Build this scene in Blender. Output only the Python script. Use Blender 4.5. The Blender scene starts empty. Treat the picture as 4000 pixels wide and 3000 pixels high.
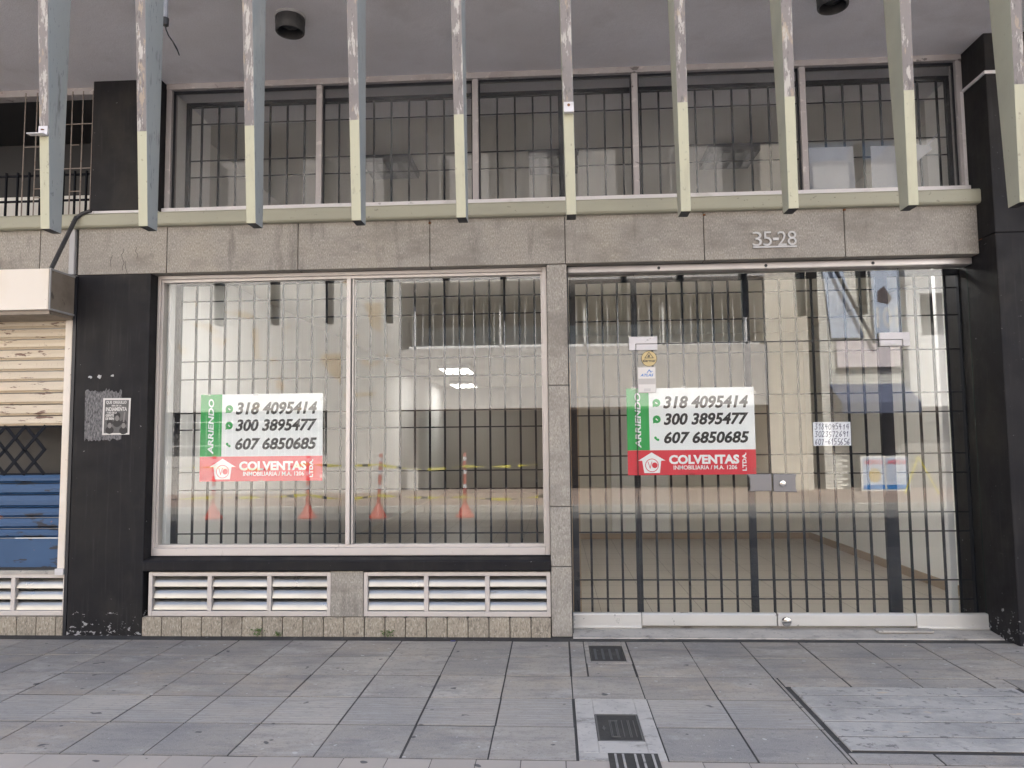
import bpy, bmesh, math, random
from mathutils import Vector, Matrix
random.seed(7)
SC = bpy.context.scene
COL = SC.collection

# ------------------------------------------------------------------ camera, sky, sun, exposure
cd = bpy.data.cameras.new('camera'); cam = bpy.data.objects.new('camera', cd); COL.objects.link(cam)
cd.sensor_fit = 'HORIZONTAL'; cd.sensor_width = 36.0; cd.lens = 36.0 * 2944.8 / 4000.0
cd.clip_start = 0.05; cd.clip_end = 500
FW = Vector((-0.05579089, 0.99550919, 0.07647762)); RT = Vector((0.9983314, 0.05676331, -0.01059915)); DN = Vector((-0.01489268, 0.07575867, -0.99701496))
m3 = Matrix((RT, -DN, -FW)).transposed()
cam.matrix_world = Matrix.Translation((0, -5.7, 1.44)) @ m3.to_4x4()
SC.camera = cam

SUN_EL = math.radians(52)
w = bpy.data.worlds.new('World'); SC.world = w; w.use_nodes = True
nt = w.node_tree; nt.nodes.clear()
sky = nt.nodes.new('ShaderNodeTexSky'); sky.sky_type = 'NISHITA'; sky.sun_disc = False
sky.sun_elevation = SUN_EL; sky.sun_rotation = math.radians(0); sky.air_density = 1.0; sky.dust_density = 5.0; sky.ozone_density = 1.0
bg = nt.nodes.new('ShaderNodeBackground'); bg.inputs['Strength'].default_value = 0.135
wo = nt.nodes.new('ShaderNodeOutputWorld')
nt.links.new(sky.outputs[0], bg.inputs[0]); nt.links.new(bg.outputs[0], wo.inputs[0])
sl = bpy.data.lights.new('sun', 'SUN'); sl.energy = 5.0; sl.angle = math.radians(0.6); sl.color = (1.0, 0.975, 0.94)
so = bpy.data.objects.new('sun', sl); COL.objects.link(so); so.rotation_euler = (-(math.pi / 2 - SUN_EL), 0, 0); so.location = (0, 20, 30)

SC.render.engine = 'CYCLES'
SC.view_settings.view_transform = 'Standard'; SC.view_settings.look = 'None'; SC.view_settings.gamma = 1.0
SC.view_settings.exposure = 1.95
cy = SC.cycles
cy.use_denoising = True; cy.use_adaptive_sampling = False; cy.max_bounces = 10; cy.diffuse_bounces = 5; cy.glossy_bounces = 5; cy.transmission_bounces = 6
cy.transparent_max_bounces = 24; cy.sample_clamp_indirect = 8.0; cy.caustics_reflective = False; cy.caustics_refractive = False

# ------------------------------------------------------------------ materials
M = {}
def L(scale, lo, hi, col, fac=1.0, st=(1, 1, 1), detail=4, off=(0, 0, 0), rough=0.55):
    return dict(scale=scale, lo=lo, hi=hi, col=col, fac=fac, st=st, detail=detail, off=off, rough=rough)
def pm(name, col, rough=0.6, metal=0.0, layers=(), bump=(), spec=0.5, island=0.0, emit=None, stripes=None, zwear=None, aniso=0.0, rvar=0.0):
    m = bpy.data.materials.new(name); m.use_nodes = True
    t = m.node_tree; n = t.nodes; l = t.links; n.clear()
    out = n.new('ShaderNodeOutputMaterial'); p = n.new('ShaderNodeBsdfPrincipled'); l.new(p.outputs[0], out.inputs[0])
    p.inputs['Roughness'].default_value = rough; p.inputs['Metallic'].default_value = metal
    p.inputs['Specular IOR Level'].default_value = spec
    tc = n.new('ShaderNodeTexCoord')
    def noise(scale, st, detail, off=(0, 0, 0), rg=0.55):
        mp = n.new('ShaderNodeMapping'); mp.inputs['Scale'].default_value = st; mp.inputs['Location'].default_value = off
        l.new(tc.outputs['Object'], mp.inputs[0])
        x = n.new('ShaderNodeTexNoise'); x.inputs['Scale'].default_value = scale; x.inputs['Detail'].default_value = detail; x.inputs['Roughness'].default_value = rg
        l.new(mp.outputs[0], x.inputs['Vector']); return x.outputs['Fac']
    def rng(src, lo, hi, a=0.0, b=1.0):
        r = n.new('ShaderNodeMapRange'); r.clamp = True
        r.inputs[1].default_value = lo; r.inputs[2].default_value = hi; r.inputs[3].default_value = a; r.inputs[4].default_value = b
        l.new(src, r.inputs[0]); return r.outputs[0]
    def mix(fac, a, b):
        x = n.new('ShaderNodeMix'); x.data_type = 'RGBA'
        l.new(fac, x.inputs[0])
        for i, v in ((6, a), (7, b)):
            if isinstance(v, tuple): x.inputs[i].default_value = (*v, 1)
            else: l.new(v, x.inputs[i])
        return x.outputs[2]
    cur = col
    if island:
        g = n.new('ShaderNodeNewGeometry')
        r1 = rng(g.outputs['Random Per Island'], 0, 1)
        dk = tuple(c * (1 - island) for c in col); lt = (col[0] * (1 + island * .7), col[1] * (1 + island * .65), col[2] * (1 + island * .5))
        cur = mix(r1, dk, lt)
    for k in layers:
        f = rng(noise(k['scale'], k['st'], k['detail'], k['off'], k['rough']), k['lo'], k['hi'], 0, k['fac'])
        cur = mix(f, cur, k['col'])
    if zwear:      # paint knocked off near the foot of a wall: (z0, z1, colour, scale)
        sx = n.new('ShaderNodeSeparateXYZ'); l.new(tc.outputs['Object'], sx.inputs[0])
        zz = rng(sx.outputs[2], zwear[0], zwear[1], 0.16, 0.0)
        nn = noise(zwear[3], (1, 1, 1.4), 5, (3, 1, 7), 0.65)
        a = n.new('ShaderNodeMath'); a.operation = 'ADD'; l.new(nn, a.inputs[0]); l.new(zz, a.inputs[1])
        cur = mix(rng(a.outputs[0], 0.70, 0.73), cur, zwear[2])
    if stripes:    # ribbed tiles: (axis, period, colour, fac)
        wv = n.new('ShaderNodeTexWave'); wv.wave_type = 'BANDS'; wv.bands_direction = stripes[0]
        wv.inputs['Scale'].default_value = 0.314159 / stripes[1] ; wv.inputs['Distortion'].default_value = 1.2; wv.inputs['Detail'].default_value = 2
        wv.inputs['Detail Scale'].default_value = 3
        l.new(tc.outputs['Object'], wv.inputs['Vector'])
        cur = mix(rng(wv.outputs['Fac'], 0.62, 0.95, 0, stripes[3]), cur, stripes[2])
    if isinstance(cur, tuple): p.inputs['Base Color'].default_value = (*cur, 1)
    else: l.new(cur, p.inputs['Base Color'])
    if rvar:
        l.new(rng(noise(6, (1, 1, 1), 4, (9, 2, 4)), 0.3, 0.7, max(0.02, rough - rvar), min(1, rough + rvar)), p.inputs['Roughness'])
    nrm = None
    for sc_, stg, dist, st in bump:
        b = n.new('ShaderNodeBump'); b.inputs['Strength'].default_value = stg; b.inputs['Distance'].default_value = dist
        l.new(noise(sc_, st, 5), b.inputs['Height'])
        if nrm: l.new(nrm, b.inputs['Normal'])
        nrm = b.outputs[0]
    if nrm: l.new(nrm, p.inputs['Normal'])
    if emit:
        p.inputs['Emission Color'].default_value = (*emit[0], 1); p.inputs['Emission Strength'].default_value = emit[1]
    M[name] = m
    return m
def glass(name, f0, tint, wav=0.0, dust=0.0):
    m = bpy.data.materials.new(name); m.use_nodes = True
    t = m.node_tree; n = t.nodes; l = t.links; n.clear()
    out = n.new('ShaderNodeOutputMaterial'); mx = n.new('ShaderNodeMixShader'); l.new(mx.outputs[0], out.inputs[0])
    tr = n.new('ShaderNodeBsdfTransparent'); tr.inputs[0].default_value = (*tint, 1)
    gl = n.new('ShaderNodeBsdfGlossy'); gl.inputs['Roughness'].default_value = 0.0; gl.inputs['Color'].default_value = (1, 1, 1, 1)
    lw = n.new('ShaderNodeLayerWeight'); lw.inputs[0].default_value = 0.5
    pw = n.new('ShaderNodeMath'); pw.operation = 'POWER'; pw.inputs[1].default_value = 5; l.new(lw.outputs['Facing'], pw.inputs[0])
    ma = n.new('ShaderNodeMath'); ma.operation = 'MULTIPLY_ADD'; ma.inputs[1].default_value = 1 - f0; ma.inputs[2].default_value = f0; l.new(pw.outputs[0], ma.inputs[0])
    if dust:
        df = n.new('ShaderNodeBsdfDiffuse'); df.inputs[0].default_value = (.55, .57, .60, 1); m2 = n.new('ShaderNodeMixShader')
        tc2 = n.new('ShaderNodeTexCoord'); dn = n.new('ShaderNodeTexNoise'); dn.inputs['Scale'].default_value = 2.2; dn.inputs['Detail'].default_value = 6; dr = n.new('ShaderNodeMapRange'); dr.inputs[1].default_value = .35; dr.inputs[2].default_value = .7; dr.inputs[3].default_value = dust * .4; dr.inputs[4].default_value = dust * 1.6
        l.new(tc2.outputs['Object'], dn.inputs['Vector']); l.new(dn.outputs['Fac'], dr.inputs[0]); l.new(dr.outputs[0], m2.inputs[0]); l.new(tr.outputs[0], m2.inputs[1]); l.new(df.outputs[0], m2.inputs[2]); tr = m2
    l.new(ma.outputs[0], mx.inputs[0]); l.new(tr.outputs[0], mx.inputs[1]); l.new(gl.outputs[0], mx.inputs[2])
    if wav:
        tc = n.new('ShaderNodeTexCoord'); x = n.new('ShaderNodeTexNoise'); x.inputs['Scale'].default_value = 1.3; x.inputs['Detail'].default_value = 0
        l.new(tc.outputs['Object'], x.inputs['Vector'])
        b = n.new('ShaderNodeBump'); b.inputs['Strength'].default_value = 1.0; b.inputs['Distance'].default_value = wav; l.new(x.outputs['Fac'], b.inputs['Height']); l.new(b.outputs[0], gl.inputs['Normal'])
    M[name] = m

pm('granite', (.345, .322, .288), .75, layers=[
    L(1.1, .45, .75, (.29, .265, .225), .55), L(2.2, .52, .72, (.40, .36, .29), .5, off=(4, 2, 1)),
    L(100, .46, .68, (.15, .138, .125), .62, (1.5, 1.5, .5), 4), L(115, .52, .68, (.60, .56, .50), .62, (1.4, 1.4, .45), 3, (5, 1, 2)), L(3.4, .48, .66, (.205, .187, .165), .7, (.6, 1, 1.4), 6, (11, 3, 5), .65), L(3.2, .57, .70, (.13, .12, .11), .55, (2.4, 1, .5), 6, (21, 3, 5), .65), L(1.7, .56, .70, (.46, .43, .385), .4, (1, 1, .8), 4, (15, 3, 5)),
    L(3.0, .60, .74, (.16, .145, .125), .5, (1, 1, .45), 5, (1, 8, 3))], bump=[(110, .35, .003, (1, 1, .7))])
pm('granite_base', (.36, .32, .26), .8, island=.10, layers=[
    L(90, .48, .68, (.13, .115, .095), .75, (1.5, 1.5, .5), 3), L(80, .53, .69, (.56, .51, .43), .7, (1.4, 1.4, .6), 2, (5, 1, 2)),
    L(5, .55, .72, (.12, .10, .08), .6, (1, 1, .6), 5, (2, 2, 3)), L(9, .66, .70, (.10, .085, .07), .6, (1, 1, 1), 3, (7, 2, 3))], bump=[(100, .4, .003, (1, 1, 1))])
pm('dark_joint', (.05, .047, .045), .9)
pm('stucco', (.775, .775, .825), .85, layers=[L(.8, .42, .7, (.58, .56, .57), .7), L(2.6, .56, .75, (.48, .46, .47), .45, off=(3, 3, 0)),
    L(1.6, .62, .74, (.76, .74, .75), .4, (1, .6, 1), 5, (9, 1, 1)), L(140, .45, .7, (.52, .50, .51), .5, (1, 1, 1), 2)], bump=[(150, .5, .004, (1, 1, 1)), (18, .25, .01, (1, 1, 1))])
pm('upper_wall', (.42, .40, .37), .85, layers=[L(1.2, .45, .7, (.33, .31, .29), .6)])
pm('black_paint', (.013, .0125, .015), .62, spec=.22, layers=[L(1.5, .45, .7, (.019, .018, .018), .8), L(4, .58, .7, (.014, .014, .018), .7, off=(5, 1, 1)),
    L(26, .69, .73, (.20, .20, .21), .75, (1, 1, 1.5), 6, (2, 4, 1), .65), L(16, .55, .75, (.034, .033, .034), .6, (2.5, 2.5, .12), 5, (4, 4, 4)), L(1.6, .55, .68, (.030, .028, .026), .8, (1, 1, .7), 6, (8, 2, 5), .6), L(3, .56, .75, (.03, .029, .027), .5, (1.5, 1, .25), 5)], bump=[(9, .15, .01, (1, 1, 1))], zwear=(.0, .30, (.33, .33, .34), 20), rvar=.1)
pm('black_metal', (.012, .014, .020), .4)
pm('grille_paint', (.010, .012, .018), .7, spec=.15)
pm('cream_paint', (.47, .46, .33), .55, layers=[L(3, .5, .75, (.38, .37, .28), .6, (1, 1, .4)), L(40, .63, .70, (.22, .20, .16), .65, (1, 1, .8), 5), L(7, .58, .70, (.36, .33, .24), .5, (1.5, 1, .35), 6, (7, 7, 2)), L(14, .68, .72, (.30, .27, .20), .5, (2, 2, .6), 5, (3, 1, 2))], bump=[(40, .1, .003, (1, 1, 1))])
pm('fin_side', (.33, .355, .35), .55, layers=[L(2.5, .45, .75, (.26, .29, .305), .6, (1, 1, .5)), L(9, .60, .70, (.12, .12, .12), .6, (2, 2, .5), 6, (3, 1, 2)), L(30, .62, .67, (.08, .08, .08), .7, (1, 2, .5), 6, (6, 1, 2), .65), L(5, .6, .72, (.44, .45, .42), .5, (1, 1, .4), 6, (1, 9, 2))])  # bluish cast of the daylight is put into the side colour
pm('fin_bare', (.245, .222, .21), .8, layers=[L(4, .45, .7, (.18, .163, .158), .6, (1, 1, .6)), L(13, .545, .575, (.50, .475, .43), .9, (2.2, 1, .45), 7, (1, 1, 2), .68), L(9, .57, .60, (.40, .325, .24), .75, (2, 1, .6), 7, (8, 1, 5), .66), L(24, .58, .63, (.11, .10, .095), .6, (1.5, 1, .5), 6, (3, 6, 1), .65)], bump=[(20, .4, .004, (1, 1, .6))])
pm('moulding_paint', (.36, .355, .275), .55, layers=[L(2.5, .48, .75, (.28, .275, .22), .7, (.4, 1, 1)), L(40, .67, .72, (.12, .11, .09), .6, (.7, 1, 1), 4)])
pm('rust', (.22, .09, .035), .85, layers=[L(30, .45, .7, (.08, .035, .02), .8)])
pm('rusty_bar', (.22, .19, .17), .6, layers=[L(30, .5, .7, (.14, .09, .06), .7)])
pm('aluminium', (.62, .58, .555), .38, .25, layers=[L(3, .45, .75, (.52, .49, .46), .6, (.4, 1, 1)), L(14, .68, .74, (.30, .27, .24), .5, (1, 1, .4), 5)])
pm('old_frame', (.42, .40, .405), .55, .1, layers=[L(5, .45, .7, (.30, .26, .26), .6, (1, 1, .3)), L(22, .60, .66, (.60, .57, .55), .6, (.6, 1, 1), 5, (3, 1, 2)), L(16, .66, .7, (.10, .09, .09), .8, (.7, 1, 1), 5, (6, 1, 2))], bump=[(30, .3, .004, (1, 1, 1))])
pm('white_sill', (.66, .645, .66), .5, layers=[L(9, .56, .66, (.47, .46, .44), .6, (.4, 1, 1), 5), L(30, .68, .72, (.2, .19, .18), .6, (.6, 1, 1), 4)])
pm('rail_metal', (.70, .69, .66), .33, .35, layers=[L(8, .5, .75, (.60, .59, .57), .5, (.15, 1, 3)), L(30, .7, .74, (.35, .33, .3), .4, (.4, 1, 1), 4)], rvar=.08)
pm('number_metal', (.50, .50, .50), .45, .3)
pm('header_metal', (.50, .475, .47), .35, .6, layers=[L(3, .45, .7, (.38, .36, .36), .6, (.3, 1, 2))])
pm('slat_metal', (.46, .445, .41), .33, .95, layers=[L(5, .45, .7, (.36, .34, .305), .7, (.4, 1, 1.6)), L(12, .70, .73, (.27, .23, .17), .6, (.6, 1, 1), 4, (4, 1, 2))], bump=[(9, .06, .008, (.3, 1, 1))], rvar=.06)
pm('lock_metal', (.22, .22, .235), .42, .8, stripes=('Z', .006, (.2, .2, .21), .6))
pm('chrome', (.75, .75, .74), .15, 1.0)
pm('paving', (.41, .372, .325), .8, island=.20, layers=[
    L(1.3, .42, .64, (.25, .24, .235), .7), L(2.8, .50, .66, (.43, .355, .275), .6, (.6, 1, 1), 6, (3, 1, 2), .65), L(3.6, .54, .70, (.54, .51, .47), .55, (.8, 1.2, 1), 6, (13, 5, 2), .65),
    L(5.5, .50, .64, (.20, .19, .185), .65, (.4, 1.5, 1), 7, (8, 3, 2), .7), L(15, .50, .66, (.27, .255, .24), .6, (.7, 1.2, 1), 7, (5, 2, 7), .7), L(40, .55, .65, (.18, .17, .165), .5, (1, 1, 1), 5, (8, 8, 1), .65),
    L(170, .5, .75, (.50, .48, .46), .5, (1, 1, 1), 2), L(9, .70, .725, (.075, .073, .075), .85, (1, 1.2, 1), 2, (1, 5, 2)), L(23, .735, .75, (.6, .59, .56), .7, (1, 1, 1), 1, (4, 4, 2))], bump=[(60, .25, .004, (1, 1, 1))])
pm('paving_ribbed', (.43, .392, .345), .8, island=.16, layers=[
    L(1.3, .42, .64, (.29, .28, .27), .7), L(2.8, .50, .68, (.46, .39, .31), .5, (.6, 1, 1), 6, (3, 1, 2), .65), L(7, .52, .66, (.23, .22, .215), .6, (.3, 2.2, 1), 7, (8, 3, 2), .7),
    L(18, .52, .66, (.54, .51, .48), .5, (.25, 3, 1), 6, (1, 3, 9), .65), L(40, .55, .65, (.20, .19, .185), .45, (.6, 1.4, 1), 5, (8, 8, 1), .65),
    L(170, .5, .75, (.52, .5, .48), .5, (1, 1, 1), 2), L(9, .70, .725, (.08, .078, .08), .8, (1, 1.2, 1), 2, (1, 5, 2))], stripes=('Y', .034, (.22, .21, .20), .22))
pm('paving_beige', (.46, .405, .355), .85, island=.10, layers=[L(3, .45, .72, (.38, .345, .315), .6), L(150, .5, .75, (.45, .41, .36), .5, (1, 1, 1), 2), L(12, .70, .72, (.07, .07, .075), .85, (1, 1, 1), 1, (2, 5, 2))])
pm('mortar', (.055, .052, .05), .95, layers=[L(6, .5, .7, (.10, .095, .09), .7), L(16, .66, .70, (.26, .25, .24), .5, (1, 1, 1), 4, (2, 2, 2))])
pm('old_concrete', (.46, .435, .40), .9, layers=[L(2.2, .45, .66, (.30, .285, .265), .8), L(6, .48, .64, (.28, .27, .26), .7, (.9, 1.1, 1), 7, (4, 4, 4), .7), L(4, .58, .68, (.56, .53, .48), .6, (.8, 1.4, 1), 6, (9, 4, 2), .65),
    L(15, .57, .63, (.14, .135, .13), .85, (.85, 1.1, 1), 8, (2, 1, 4), .7), L(7, .66, .69, (.56, .46, .34), .85, (.6, 1.5, 1), 6, (5, 5, 1)), L(150, .5, .75, (.50, .48, .45), .5, (1, 1, 1), 2)], bump=[(25, .6, .012, (1, 1, 1)), (110, .3, .003, (1, 1, 1))])
pm('pale_concrete', (.52, .485, .44), .9, layers=[L(5, .45, .7, (.33, .31, .29), .75, (.8, 1, 1), 7), L(6, .57, .68, (.14, .125, .11), .75, (.6, 1, 1), 7, (2, 1, 4), .7), L(30, .58, .66, (.28, .265, .25), .6, (1, 1, 1), 5, (3, 3, 3)), L(150, .5, .75, (.53, .52, .5), .5, (1, 1, 1), 2)], bump=[(40, .4, .006, (1, 1, 1))])
pm('cast_iron', (.060, .060, .060), .6, .4, layers=[L(7, .45, .7, (.10, .095, .09), .6), L(60, .5, .7, (.03, .03, .03), .5)])
pm('worn_iron', (.16, .157, .15), .6, .3)
pm('dark_steel', (.075, .08, .088), .55, .4, layers=[L(5, .45, .7, (.085, .088, .09), .6)])
pm('sign_white', (.90, .92, .93), .45, layers=[L(3, .5, .75, (.84, .87, .90), .6, (.6, 1, 1))], bump=[(4, .5, .03, (1, 1, .6))])
pm('sign_green', (.010, .36, .075), .45); pm('sign_red', (.70, .028, .055), .45); pm('sign_black', (.012, .013, .018), .45)
pm('ink_blue', (.012, .016, .09), .6); pm('paper', (.84, .85, .92), .7, layers=[L(8, .5, .7, (.78, .79, .87), .6)])
pm('sticker_gold', (.60, .48, .24), .45); pm('sticker_white', (.72, .70, .68), .4); pm('sticker_blue', (.03, .20, .55), .45); pm('sticker_grey', (.50, .48, .47), .4)
pm('poster_grey', (.115, .112, .11), .7, layers=[L(26, .5, .7, (.17, .165, .16), .7)]); pm('poster_white', (.66, .645, .62), .7); pm('poster_dark', (.035, .033, .033), .7); pm('poster_skin', (.22, .21, .20), .7)
pm('shutter_cream', (.64, .56, .44), .5, layers=[L(2.5, .48, .75, (.60, .49, .36), .7, (.4, 1, 1)), L(14, .60, .645, (.13, .055, .035), .9, (.5, 1, 2.2), 6, (2, 3, 8), .62), L(60, .66, .70, (.30, .17, .10), .5, (3, 1, .4), 3)])
pm('shutter_blue', (.024, .075, .175), .5, layers=[L(3, .48, .75, (.034, .095, .215), .7, (.5, 1, 1)), L(9, .60, .65, (.02, .017, .018), .85, (.6, 1, 2), 6, (2, 3, 1)), L(15, .68, .70, (.30, .12, .07), .7, (.8, 1, 1), 5, (7, 3, 1))])
pm('box_white', (.78, .72, .64), .5, layers=[L(2.2, .5, .75, (.72, .60, .44), .6), L(30, .70, .73, (.25, .15, .1), .6)])
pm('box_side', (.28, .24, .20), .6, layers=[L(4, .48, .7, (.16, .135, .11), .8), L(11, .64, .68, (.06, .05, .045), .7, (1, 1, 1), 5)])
pm('grey_trim', (.42, .42, .43), .5, layers=[L(9, .55, .7, (.30, .29, .28), .6, (1, 1, .4))])
pm('lamp_black', (.035, .035, .038), .55, layers=[L(14, .5, .7, (.07, .068, .066), .7)])
pm('lamp_inner', (.02, .02, .022), .5)
pm('plastic_grey', (.34, .35, .38), .5, layers=[L(20, .5, .7, (.25, .26, .28), .6)])
pm('in_wall', (.70, .67, .60), .8, layers=[L(1.2, .45, .7, (.56, .53, .47), .6)])
pm('in_wall_white', (.84, .84, .83), .8); pm('in_grey', (.44, .42, .39), .8); pm('in_dim', (.56, .545, .515), .85, layers=[L(1.0, .45, .7, (.50, .485, .46), .6)])
pm('in_floor', (.50, .44, .37), .35, layers=[L(1.0, .45, .7, (.44, .385, .325), .6)])
pm('in_grout', (.20, .175, .15), .7)
pm('in_ceiling', (.70, .68, .64), .9); pm('skirting', (.36, .26, .17), .5)
pm('added_lit_panel', (.9, .9, .9), .5, emit=((1.0, .96, .91), 6.0)); pm('far_lit_panel', (.9, .9, .9), .5, emit=((1.0, .96, .91), 3.6)); pm('unlit_panel', (.035, .035, .04), .7)
pm('white_post', (.72, .72, .72), .5)
pm('asphalt', (.12, .118, .115), .9, layers=[L(.5, .42, .7, (.17, .165, .16), .7), L(120, .5, .7, (.14, .135, .13), .5, (1, 1, 1), 2)])
pm('kerb_stone', (.38, .365, .34), .9, layers=[L(3, .45, .7, (.26, .25, .235), .7), L(12, .6, .7, (.5, .49, .47), .6)])
pm('far_paving', (.33, .25, .205), .85, layers=[L(1.2, .45, .7, (.26, .21, .18), .7), L(6, .6, .7, (.40, .36, .31), .6)])
pm('far_wall', (.58, .57, .545), .85, layers=[L(.35, .45, .65, (.52, .51, .48), .6), L(1.1, .66, .69, (.52, .36, .17), .55, (1, 1, 1.4), 5, (3, 3, 2)), L(3, .6, .75, (.46, .44, .41), .5, (1, 1, .4), 6, (1, 2, 6)), L(.7, .68, .70, (.55, .40, .2), .5, (1, 1, 1), 4, (9, 3, 5))])
pm('ochre', (.52, .43, .31), .85, layers=[L(4, .5, .7, (.56, .51, .44), .8)])
pm('far_band', (.55, .535, .515), .85, layers=[L(.5, .45, .7, (.48, .46, .44), .7), L(4, .56, .75, (.46, .44, .415), .5, (1.5, 1, .25), 6, (2, 2, 2))])
pm('far_dark', (.10, .095, .09), .7, layers=[L(.5, .45, .7, (.14, .13, .12), .6)])
pm('far_recess', (.24, .225, .205), .8); pm('far_door', (.03, .025, .025), .6)
pm('far_tan', (.64, .60, .52), .85, layers=[L(.7, .5, .7, (.58, .52, .42), .6)])
pm('far_white', (.76, .76, .74), .8, layers=[L(.8, .5, .7, (.68, .69, .69), .6)])
pm('white_brick', (.74, .73, .68), .8, island=.10); pm('brick_gap', (.22, .21, .19), .9)
pm('white_bar', (.75, .75, .75), .5); pm('pale_panel', (.52, .58, .62), .4)
pm('banner_blue', (.48, .56, .70), .7, layers=[L(1.2, .45, .65, (.64, .69, .77), .7)]); pm('banner_dark', (.10, .075, .07), .7); pm('banner_pink', (.72, .66, .68), .7)
pm('awning_blue', (.09, .105, .165), .8); pm('pole_dark', (.03, .03, .035), .5)
pm('cone_orange', (.50, .095, .06), .5, layers=[L(6, .5, .7, (.42, .075, .05), .6)]); pm('cone_white', (.75, .75, .78), .4)
pm('tape_yellow', (.66, .58, .06), .4); pm('tape_black', (.02, .02, .02), .4); pm('frame_yellow', (.75, .66, .03), .4)
pm('weed', (.07, .17, .03), .7, layers=[L(30, .4, .7, (.12, .19, .04), .8)])
pm('cable', (.015, .015, .016), .6); pm('skin', (.45, .26, .18), .6); pm('denim', (.045, .07, .13), .85); pm('shirt_blue', (.12, .18, .32), .85); pm('hair', (.015, .012, .01), .6)
pm('litter_blue', (.02, .03, .22), .4)
glass('pane_glass', .049, (.97, .98, .975), .0002)
glass('upper_glass', .018, (.93, .93, .93), .0004, .048)
pm('glass_edge', (.03, .05, .045), .2)
def torn():
    m = bpy.data.materials.new('torn_paper'); m.use_nodes = True; t = m.node_tree; n = t.nodes; l = t.links
    p = n['Principled BSDF']; p.inputs['Roughness'].default_value = .85
    tc = n.new('ShaderNodeTexCoord'); mp = n.new('ShaderNodeMapping'); mp.inputs['Scale'].default_value = (1.6, 1, .55); l.new(tc.outputs['Object'], mp.inputs[0])
    x = n.new('ShaderNodeTexNoise'); x.inputs['Scale'].default_value = 55; x.inputs['Detail'].default_value = 6; x.inputs['Roughness'].default_value = .7; l.new(mp.outputs[0], x.inputs['Vector'])
    r = n.new('ShaderNodeValToRGB'); r.color_ramp.elements[0].position = .36; r.color_ramp.elements[0].color = (.03, .03, .033, 1); r.color_ramp.elements[1].position = .66; r.color_ramp.elements[1].color = (.28, .275, .28, 1)
    l.new(x.outputs['Fac'], r.inputs[0]); l.new(r.outputs[0], p.inputs['Base Color'])
    M['torn_paper'] = m
torn()

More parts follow.
